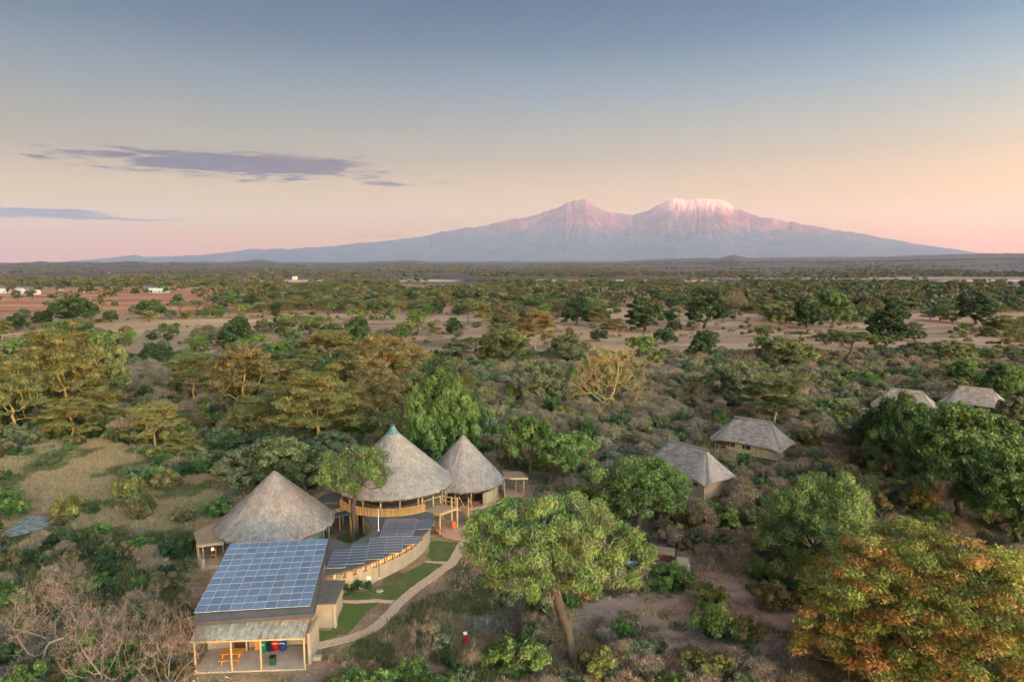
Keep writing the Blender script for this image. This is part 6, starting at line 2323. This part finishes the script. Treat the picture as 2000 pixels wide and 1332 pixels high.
# ------------------------------------------------------------------ trees of the middle distance, one by one
x2, y2, px2, py2 = candidates(9000, 95, 1150)
pt2 = fbm(x2 / 60, y2 / 60, 301, 3)
d2 = np.zeros(len(x2))
d2 = np.where((py2 > 696) & (py2 < 885) & (px2 < 820), 0.95, d2)
d2 = np.where((py2 > 690) & (py2 < 760) & (px2 >= 800) & (px2 < 1130), 0.35, d2)
d2 = np.where((py2 > 715) & (py2 < 900) & (px2 >= 880), 0.045, d2)
d2 = np.where((py2 > 612) & (py2 < 690), 0.03 + 0.30 * smooth(pt2, 0.52, 0.62), d2)
d2 = np.where((py2 > 570) & (py2 <= 612) & (px2 > 420), 0.75 * smooth(pt2, 0.38, 0.52) * (0.5 + 0.5 * smooth(px2, 500, 1200)), d2)
d2 = np.where((py2 > 565) & (py2 <= 612) & (px2 <= 420), 0.05, d2)
d2 = np.where(in_poly(px2, py2, [(215, 700), (430, 700), (450, 800), (300, 860), (190, 830)]), 0.02, d2)
d2 = np.where(in_poly(px2, py2, MEADOW), 0, d2)
ok2 = (rs.random(len(x2)) < d2) & ~clear_of(px2, py2) & (px2 > -650) & (px2 < 2650)
for tx, ty, tr in tree_spots:
    ok2 &= ~(np.hypot(x2 - tx, y2 - ty) < tr * 0.8 + 2.5)
for tx, ty in TENTS:
    ok2 &= ~((np.hypot(x2 - tx, y2 - ty) < 13) | ((np.abs(x2 - tx) < 9) & (y2 < ty) & (y2 > ty - 22)))
rad2 = rs.uniform(3.5, 6.0, len(x2))
k2 = thin(x2, y2, rad2 * np.where((py2 > 690) & (px2 < 820), 0.95, 1.2), np.nonzero(ok2)[0])
k2 = k2[np.argsort(np.hypot(x2[k2], y2[k2]) + np.where((px2[k2] < -60) | (px2[k2] > 2060), 1e5, 0))]
KT = {'fever': ('yellow-green fever tree', 'fever trees of the woodland'), 'olive': ('brown-green acacia', 'brown-green acacias'), 'umbrella': ('flat-crowned acacia', 'flat-crowned acacias'),
      'dark': ('dark round evergreen', 'dark evergreens of the tree belt'), 'green': ('mid green tree', 'mid green trees')}
n_ind = 0
rest2 = []
for i in k2:
    v = rs.random()
    near_left = px2[i] < 860 and py2[i] > 690
    if near_left:
        kd = 'fever' if v < 0.6 else 'olive' if v < 0.68 else 'green' if v < 0.9 else 'umbrella'
    elif py2[i] > 690:
        kd = 'green' if v < 0.6 else 'umbrella' if v < 0.8 else 'fever'
    else:
        kd = 'green' if v < 0.32 else 'dark' if v < 0.50 else 'umbrella' if v < 0.68 else 'olive' if v < 0.84 else 'fever'
    j = int(rs.integers(len(PR[kd])))
    pr = PR[kd][j]
    if n_ind < 290:
        n_ind += 1
        s = rad2[i] / pr['R']
        hh = rad2[i] * rs.uniform(1.25, 1.75) * (0.9 if kd in ('umbrella',) else 1.0)
        plant_tree(pr, x2[i], y2[i], own_label(x2[i], y2[i], rad2[i], KT[kd][0], 4.2, 5.3), name='woodland_tree', s=s, sz=hh / pr['h'], rz=rs.uniform(0, 6.28), group=KT[kd][1])
    else:
        rest2.append((i, kd))
print('trees', len(TREES), n_ind, 'rest', len(rest2))


# far bushland: small plain trees by the thousand
def far_tree(seed, mat, R, h, n=16, nleaf=11, size=1.5):
    rng = np.random.default_rng(seed)
    p, w = lobe_points(rng, n, R, h, h * 0.12, 6, spread=0.42, flat=0.7)
    parts = [leaves(rng, p, nleaf, (R * 0.3, R * 0.3, h * 0.14), size, up=0.8)]
    stem = twigs(rng, np.array([[0, 0, h * 0.25]]), 3, (0.2, 0.2, 0.1), h * 0.55, 0.7, out=0, up=8)
    return tri_mesh('far_tree', parts + [stem], mat)


F_A = leafy('far_dark_green', (0.022, 0.036, 0.018), (0.052, 0.072, 0.034), (0.095, 0.115, 0.055), trans=0.0)
F_B = leafy('far_olive_green', (0.040, 0.042, 0.020), (0.095, 0.092, 0.042), (0.160, 0.145, 0.070), trans=0.0)
F_C = leafy('far_grey_brown', (0.060, 0.048, 0.036), (0.130, 0.100, 0.078), (0.210, 0.165, 0.130), trans=0.0)
FARP = [far_tree(401, L_DARK, 4.6, 8), far_tree(402, F_A, 5.5, 7), far_tree(403, F_B, 5.0, 8), far_tree(404, F_C, 4.0, 6), far_tree(405, F_A, 4.6, 7.5), far_tree(406, F_B, 5.5, 8.5), far_tree(407, F_C, 4.0, 5.5)]


def join_tree(pr, name):
    vs_, fs_, ti_, hu_, mi_, base = [], [], [], [], [], 0
    mats_ = []
    for k in ('trunk', 'crown'):
        m_ = pr[k]
        nv, nf = len(m_.vertices), len(m_.polygons)
        co = np.empty(nv * 3, np.float32)
        m_.vertices.foreach_get('co', co)
        side = 4 if k == 'trunk' else 3
        ix = np.empty(nf * side, np.int32)
        m_.polygons.foreach_get('vertices', ix)
        vs_.append(co.reshape(-1, 3))
        fs_.append(ix.reshape(-1, side) + base)
        mi_.append(np.full(nf, len(mats_), np.int32))
        for src, dst in (('tint', ti_), ('hue', hu_)):
            a_ = np.zeros(nv, np.float32)
            if src in m_.attributes:
                m_.attributes[src].data.foreach_get('value', a_)
            dst.append(a_)
        mats_.append(m_.materials[0])
        base += nv
    me = npmesh(name, np.concatenate(vs_), fs_, None, {'tint': np.concatenate(ti_), 'hue': np.concatenate(hu_)})
    for q_ in mats_:
        me.materials.append(q_)
    me.polygons.foreach_set('material_index', np.concatenate(mi_))
    return me


BELT_SRC = [('dark', 0), ('dark', 1), ('dark', 2), ('green', 0), ('green', 1), ('green', 3), ('umbrella', 0), ('umbrella', 1), ('fever', 0), ('fever', 3), ('olive', 0), ('olive', 1), ('fan', 1)]
BELT_W = [0.06, 0.05, 0.06, 0.10, 0.12, 0.13, 0.10, 0.10, 0.07, 0.07, 0.06, 0.04, 0.04]
BELT = [join_tree(PR[a_][b_], 'belt_tree') for a_, b_ in BELT_SRC]
a, b, c_, d_ = candidates(5200, 430, 1300, 40)
cl = fbm(a / 90, b / 190, 931, 4)
pk_ = smooth(cl, 0.38, 0.52)
pk_ = np.where((c_ < 440) & (d_ > 561.5), 0.02, pk_)
pk_ = np.where(d_ > 616 + (fbm(a / 45, b / 45, 977, 3) - 0.5) * 70, 0.0, pk_)
sel = np.nonzero(rs.random(len(a)) < pk_)[0]
rad3 = rs.uniform(3.0, 6.6, len(a))
sel = thin(a, b, rad3 * 1.0, sel)
bk = rs.choice(len(BELT), len(sel), p=np.array(BELT_W) / sum(BELT_W))
bR = np.array([PR[x_][y_]['R'] for x_, y_ in BELT_SRC])[bk]
bH = np.array([PR[x_][y_]['h'] for x_, y_ in BELT_SRC])[bk]
bs_xy = rad3[sel] / bR
bs_z = rad3[sel] * rs.uniform(1.1, 1.7, len(sel)) / bH
scatter_stuff('woodland_belt', 'belt of mixed bushy trees beyond the pale fields', np.stack([a[sel], b[sel], land_z(a[sel], b[sel])], -1), np.stack([bs_xy, bs_xy, bs_z], -1), rs.uniform(0, 6.28, len(sel)), bk, BELT)
print('belt', len(sel))
fx_, fy_, fs_, fk_ = [], [], [], []
for r0, r1, n, base in ((1250, 1330, 300, 1.0), (1300, 3200, 9000, 1.1), (3200, 9500, 16000, 1.35)):
    a, b, c_, d_ = candidates(n, r0, r1, 40)
    rr2 = np.hypot(a, b)
    cl = fbm(a / (r0 * 0.14), b / (r0 * 0.30), 411 + int(r0), 4)
    pk_ = smooth(cl, 0.47, 0.54)
    # the red plain and the pale strips stay open
    pk_ = np.where((c_ < 440) & (d_ > 561.5) & (d_ < 612), 0.015 + 0.03 * pk_, pk_)
    pk_ = np.where((c_ < 640) & (d_ <= 561.5) & (d_ > 546), np.maximum(pk_, 0.85), pk_)
    pk_ = np.where((d_ > 546) & (d_ < 553) & (c_ > 560), 0.08 * pk_, pk_)
    pk_ = np.where((d_ >= 553) & (d_ < 606) & (c_ > 460), np.maximum(pk_, 0.30), pk_)
    sel = rs.random(len(a)) < pk_
    if r0 == 3200:
        pk_ = np.maximum(pk_, 0.12)
    fx_.append(a[sel])
    fy_.append(b[sel])
    fs_.append(rs.uniform(0.65, 1.15, sel.sum()) * base)
    w_ = rs.random(sel.sum())
    fk_.append(np.searchsorted(np.cumsum([0.12, 0.17, 0.20, 0.15, 0.10, 0.12, 0.14]), w_).clip(0, 6))
for i, kd in rest2:
    fx_.append(np.array([x2[i]]))
    fy_.append(np.array([y2[i]]))
    fs_.append(np.array([rad2[i] / 4.8]))
    fk_.append(np.array([{'dark': 0, 'umbrella': 1, 'olive': 2, 'green': 4, 'fever': 5}[kd]]))
fx_, fy_, fs_, fk_ = map(np.concatenate, (fx_, fy_, fs_, fk_))
fz_ = land_z(fx_, fy_) - 0.2
scatter_stuff('distant_bushland', 'far belts of trees and bush fading toward the foothills', np.stack([fx_, fy_, fz_], -1), np.stack([fs_, fs_, fs_ * rs.uniform(0.8, 1.15, len(fs_))], -1), rs.uniform(0, 6.28, len(fs_)), fk_, FARP)
print('far', len(fx_))


# grass and small ground cover
def tuft(seed, mat, R, h, n, w):
    rng = np.random.default_rng(seed)
    a = rng.random(n) * 6.283
    q = np.sqrt(rng.random(n)) * R
    b0 = np.stack([np.cos(a) * q, np.sin(a) * q, np.zeros(n)], -1)
    lean = rng.normal(size=(n, 3)) * np.array([0.35, 0.35, 0])
    tip = b0 + lean * h + np.array([0, 0, 1.0]) * (h * (0.5 + 0.6 * rng.random((n, 1))))
    sdv = unit(rng.normal(size=(n, 3)) * np.array([1, 1, 0.1])) * w
    V_ = np.stack([tip, b0 + sdv, b0 - sdv], axis=1).reshape(-1, 3)
    ti = np.repeat(np.clip(rng.normal(0.5, 0.22, n), 0, 1), 3)
    return npmesh('tuft', V_, [np.arange(3 * n).reshape(-1, 3)], mat, {'tint': ti, 'hue': np.zeros(3 * n)})


TD = [tuft(501 + i, T_GRASS, 0.55, 0.42, 60, 0.035) for i in range(3)]
TG = [tuft(511 + i, T_GGRASS, 0.6, 0.40, 70, 0.04) for i in range(3)]
TT = [tuft(521 + i, T_DRY, 0.6, 0.45, 45, 0.028) for i in range(3)]
x3, y3, px3, py3 = candidates(90000, 46, 165)
g1 = fbm(x3 / 7, y3 / 7, 601, 3)
g2 = fbm(x3 / 3, y3 / 3, 605, 2)
meadow3 = in_poly(px3 + (fbm(x3 / 6, y3 / 6, 71, 3) - 0.5) * 180, py3 + (fbm(x3 / 6, y3 / 6, 73, 3) - 0.5) * 70, MEADOW)
hard = in_poly(px3, py3, CLEAR[0])
earth3 = in_poly(px3, py3, CLEAR[2])
ok3 = ~in_poly(px3, py3, POOL) & ~hard & (px3 > -500) & (px3 < 2500) & (py3 < 1400)
pr3 = np.where(meadow3, 0.75, 0.15 + 0.55 * smooth(g1, 0.42, 0.58))
pr3 = np.where(earth3, 0.05, pr3)
ok3 &= rs.random(len(x3)) < pr3
ids = np.nonzero(ok3)[0]
pick3 = np.where(meadow3, np.where(g1 > 0.66, 3, 0), np.where(g2 > 0.56, 3, np.where(g1 > 0.52, 0, 6)))
marsh = (px3 < 420) & (py3 > 1040) & (py3 < 1180)
pick3 = np.where(marsh, 3, pick3) + rs.integers(0, 3, len(x3))
sc3 = rs.uniform(0.6, 1.5, len(x3))
scatter_stuff('grass', 'tufts of dry straw grass, marsh grass and dead stalks on the savanna floor', np.stack([x3[ids], y3[ids], land_z(x3[ids], y3[ids])], -1), np.stack([sc3[ids]] * 3, -1), rs.uniform(0, 6.28, len(ids)), pick3[ids], TD + TG + TT)
print('tufts', len(ids))


# loose stones, dead sticks and clods on bare soil, beside the path and under the scrub
def stone_proto(seed):
    rng = np.random.default_rng(seed)
    vs_, fs_ = [], []
    for k in range(5):
        c_ = np.array([rng.normal(0, 0.5), rng.normal(0, 0.5), 0.03])
        r_ = 0.05 + 0.09 * rng.random()
        b_ = len(vs_) * 6
        o_ = np.array([[1, 0, 0], [0, 1, 0], [-1, 0, 0], [0, -1, 0], [0, 0, .7], [0, 0, -.5]]) * r_ * (0.7 + 0.6 * rng.random((6, 1)))
        vs_.append(c_ + o_)
        for i in range(4):
            fs_.append((b_ + i, b_ + (i + 1) % 4, b_ + 4))
            fs_.append((b_ + (i + 1) % 4, b_ + i, b_ + 5))
    return npmesh('stones', np.concatenate(vs_), [np.array(fs_)], STONE)


STONE = plain('dusty_field_stone', (0.34, 0.27, 0.22), 0.9, 0.4, 6)
ST = [stone_proto(701), stone_proto(702), tri_mesh('sticks', [twigs(np.random.default_rng(703), np.array([[0, 0, 0.05]]), 26, (0.7, 0.7, 0.04), 0.7, 0.035, up=0.0)], T_PALE),
      tri_mesh('sticks', [twigs(np.random.default_rng(704), np.array([[0, 0, 0.04]]), 40, (0.8, 0.8, 0.03), 0.35, 0.05, up=0.0)], T_DRY)]
x4, y4, px4, py4 = candidates(16000, 46, 130)
lawnish = in_poly(px4, py4, [(590, 1290), (600, 1230), (700, 1150), (840, 1050), (940, 1020), (945, 1060), (900, 1100), (850, 1150), (760, 1240), (640, 1290)]) | in_poly(px4, py4, [(370, 1332), (370, 1000), (880, 900), (960, 960), (850, 1100), (610, 1332)])
ok4 = ~lawnish & ~in_poly(px4, py4, POOL) & (px4 > -300) & (px4 < 2300) & (rs.random(len(x4)) < 0.25 + 0.6 * smooth(fbm(x4 / 5, y4 / 5, 711, 3), 0.45, 0.6))
ids4 = np.nonzero(ok4)[0]
s4 = rs.uniform(0.6, 1.6, len(x4))
scatter_stuff('stones', 'loose stones, dead sticks and clods lying on the bare soil', np.stack([x4[ids4], y4[ids4], land_z(x4[ids4], y4[ids4]) + 0.01], -1), np.stack([s4[ids4]] * 3, -1), rs.uniform(0, 6.28, len(ids4)), rs.integers(0, 4, len(ids4)), ST)

# labels that would repeat are told apart by their distance
same = {}
for o in scene.objects:
    if o.parent is None and o.get('label') and o.get('category'):
        same.setdefault(o['label'], []).append(o)
ORD = {2: ['nearer', 'farther'], 3: ['nearest', 'middle', 'farthest'], 4: ['nearest', 'second nearest', 'third nearest', 'farthest']}
for lab, obs in same.items():
    if 2 <= len(obs) <= 4:
        for w_, o in zip(ORD[len(obs)], sorted(obs, key=lambda q_: q_.location.y)):
            o['label'] = w_ + ' ' + lab
    elif len(obs) > 4:
        obs.sort(key=lambda q_: q_.location.x / max(q_.location.y, 1))
        for k_, o in enumerate(obs):
            o['label'] = (['leftmost', 'second from left', 'third from left', 'fourth from left', 'fifth from left', 'sixth from left', 'seventh from left', 'eighth from left'][min(k_, 7)] if k_ < len(obs) - 1 else 'rightmost') + ' ' + lab
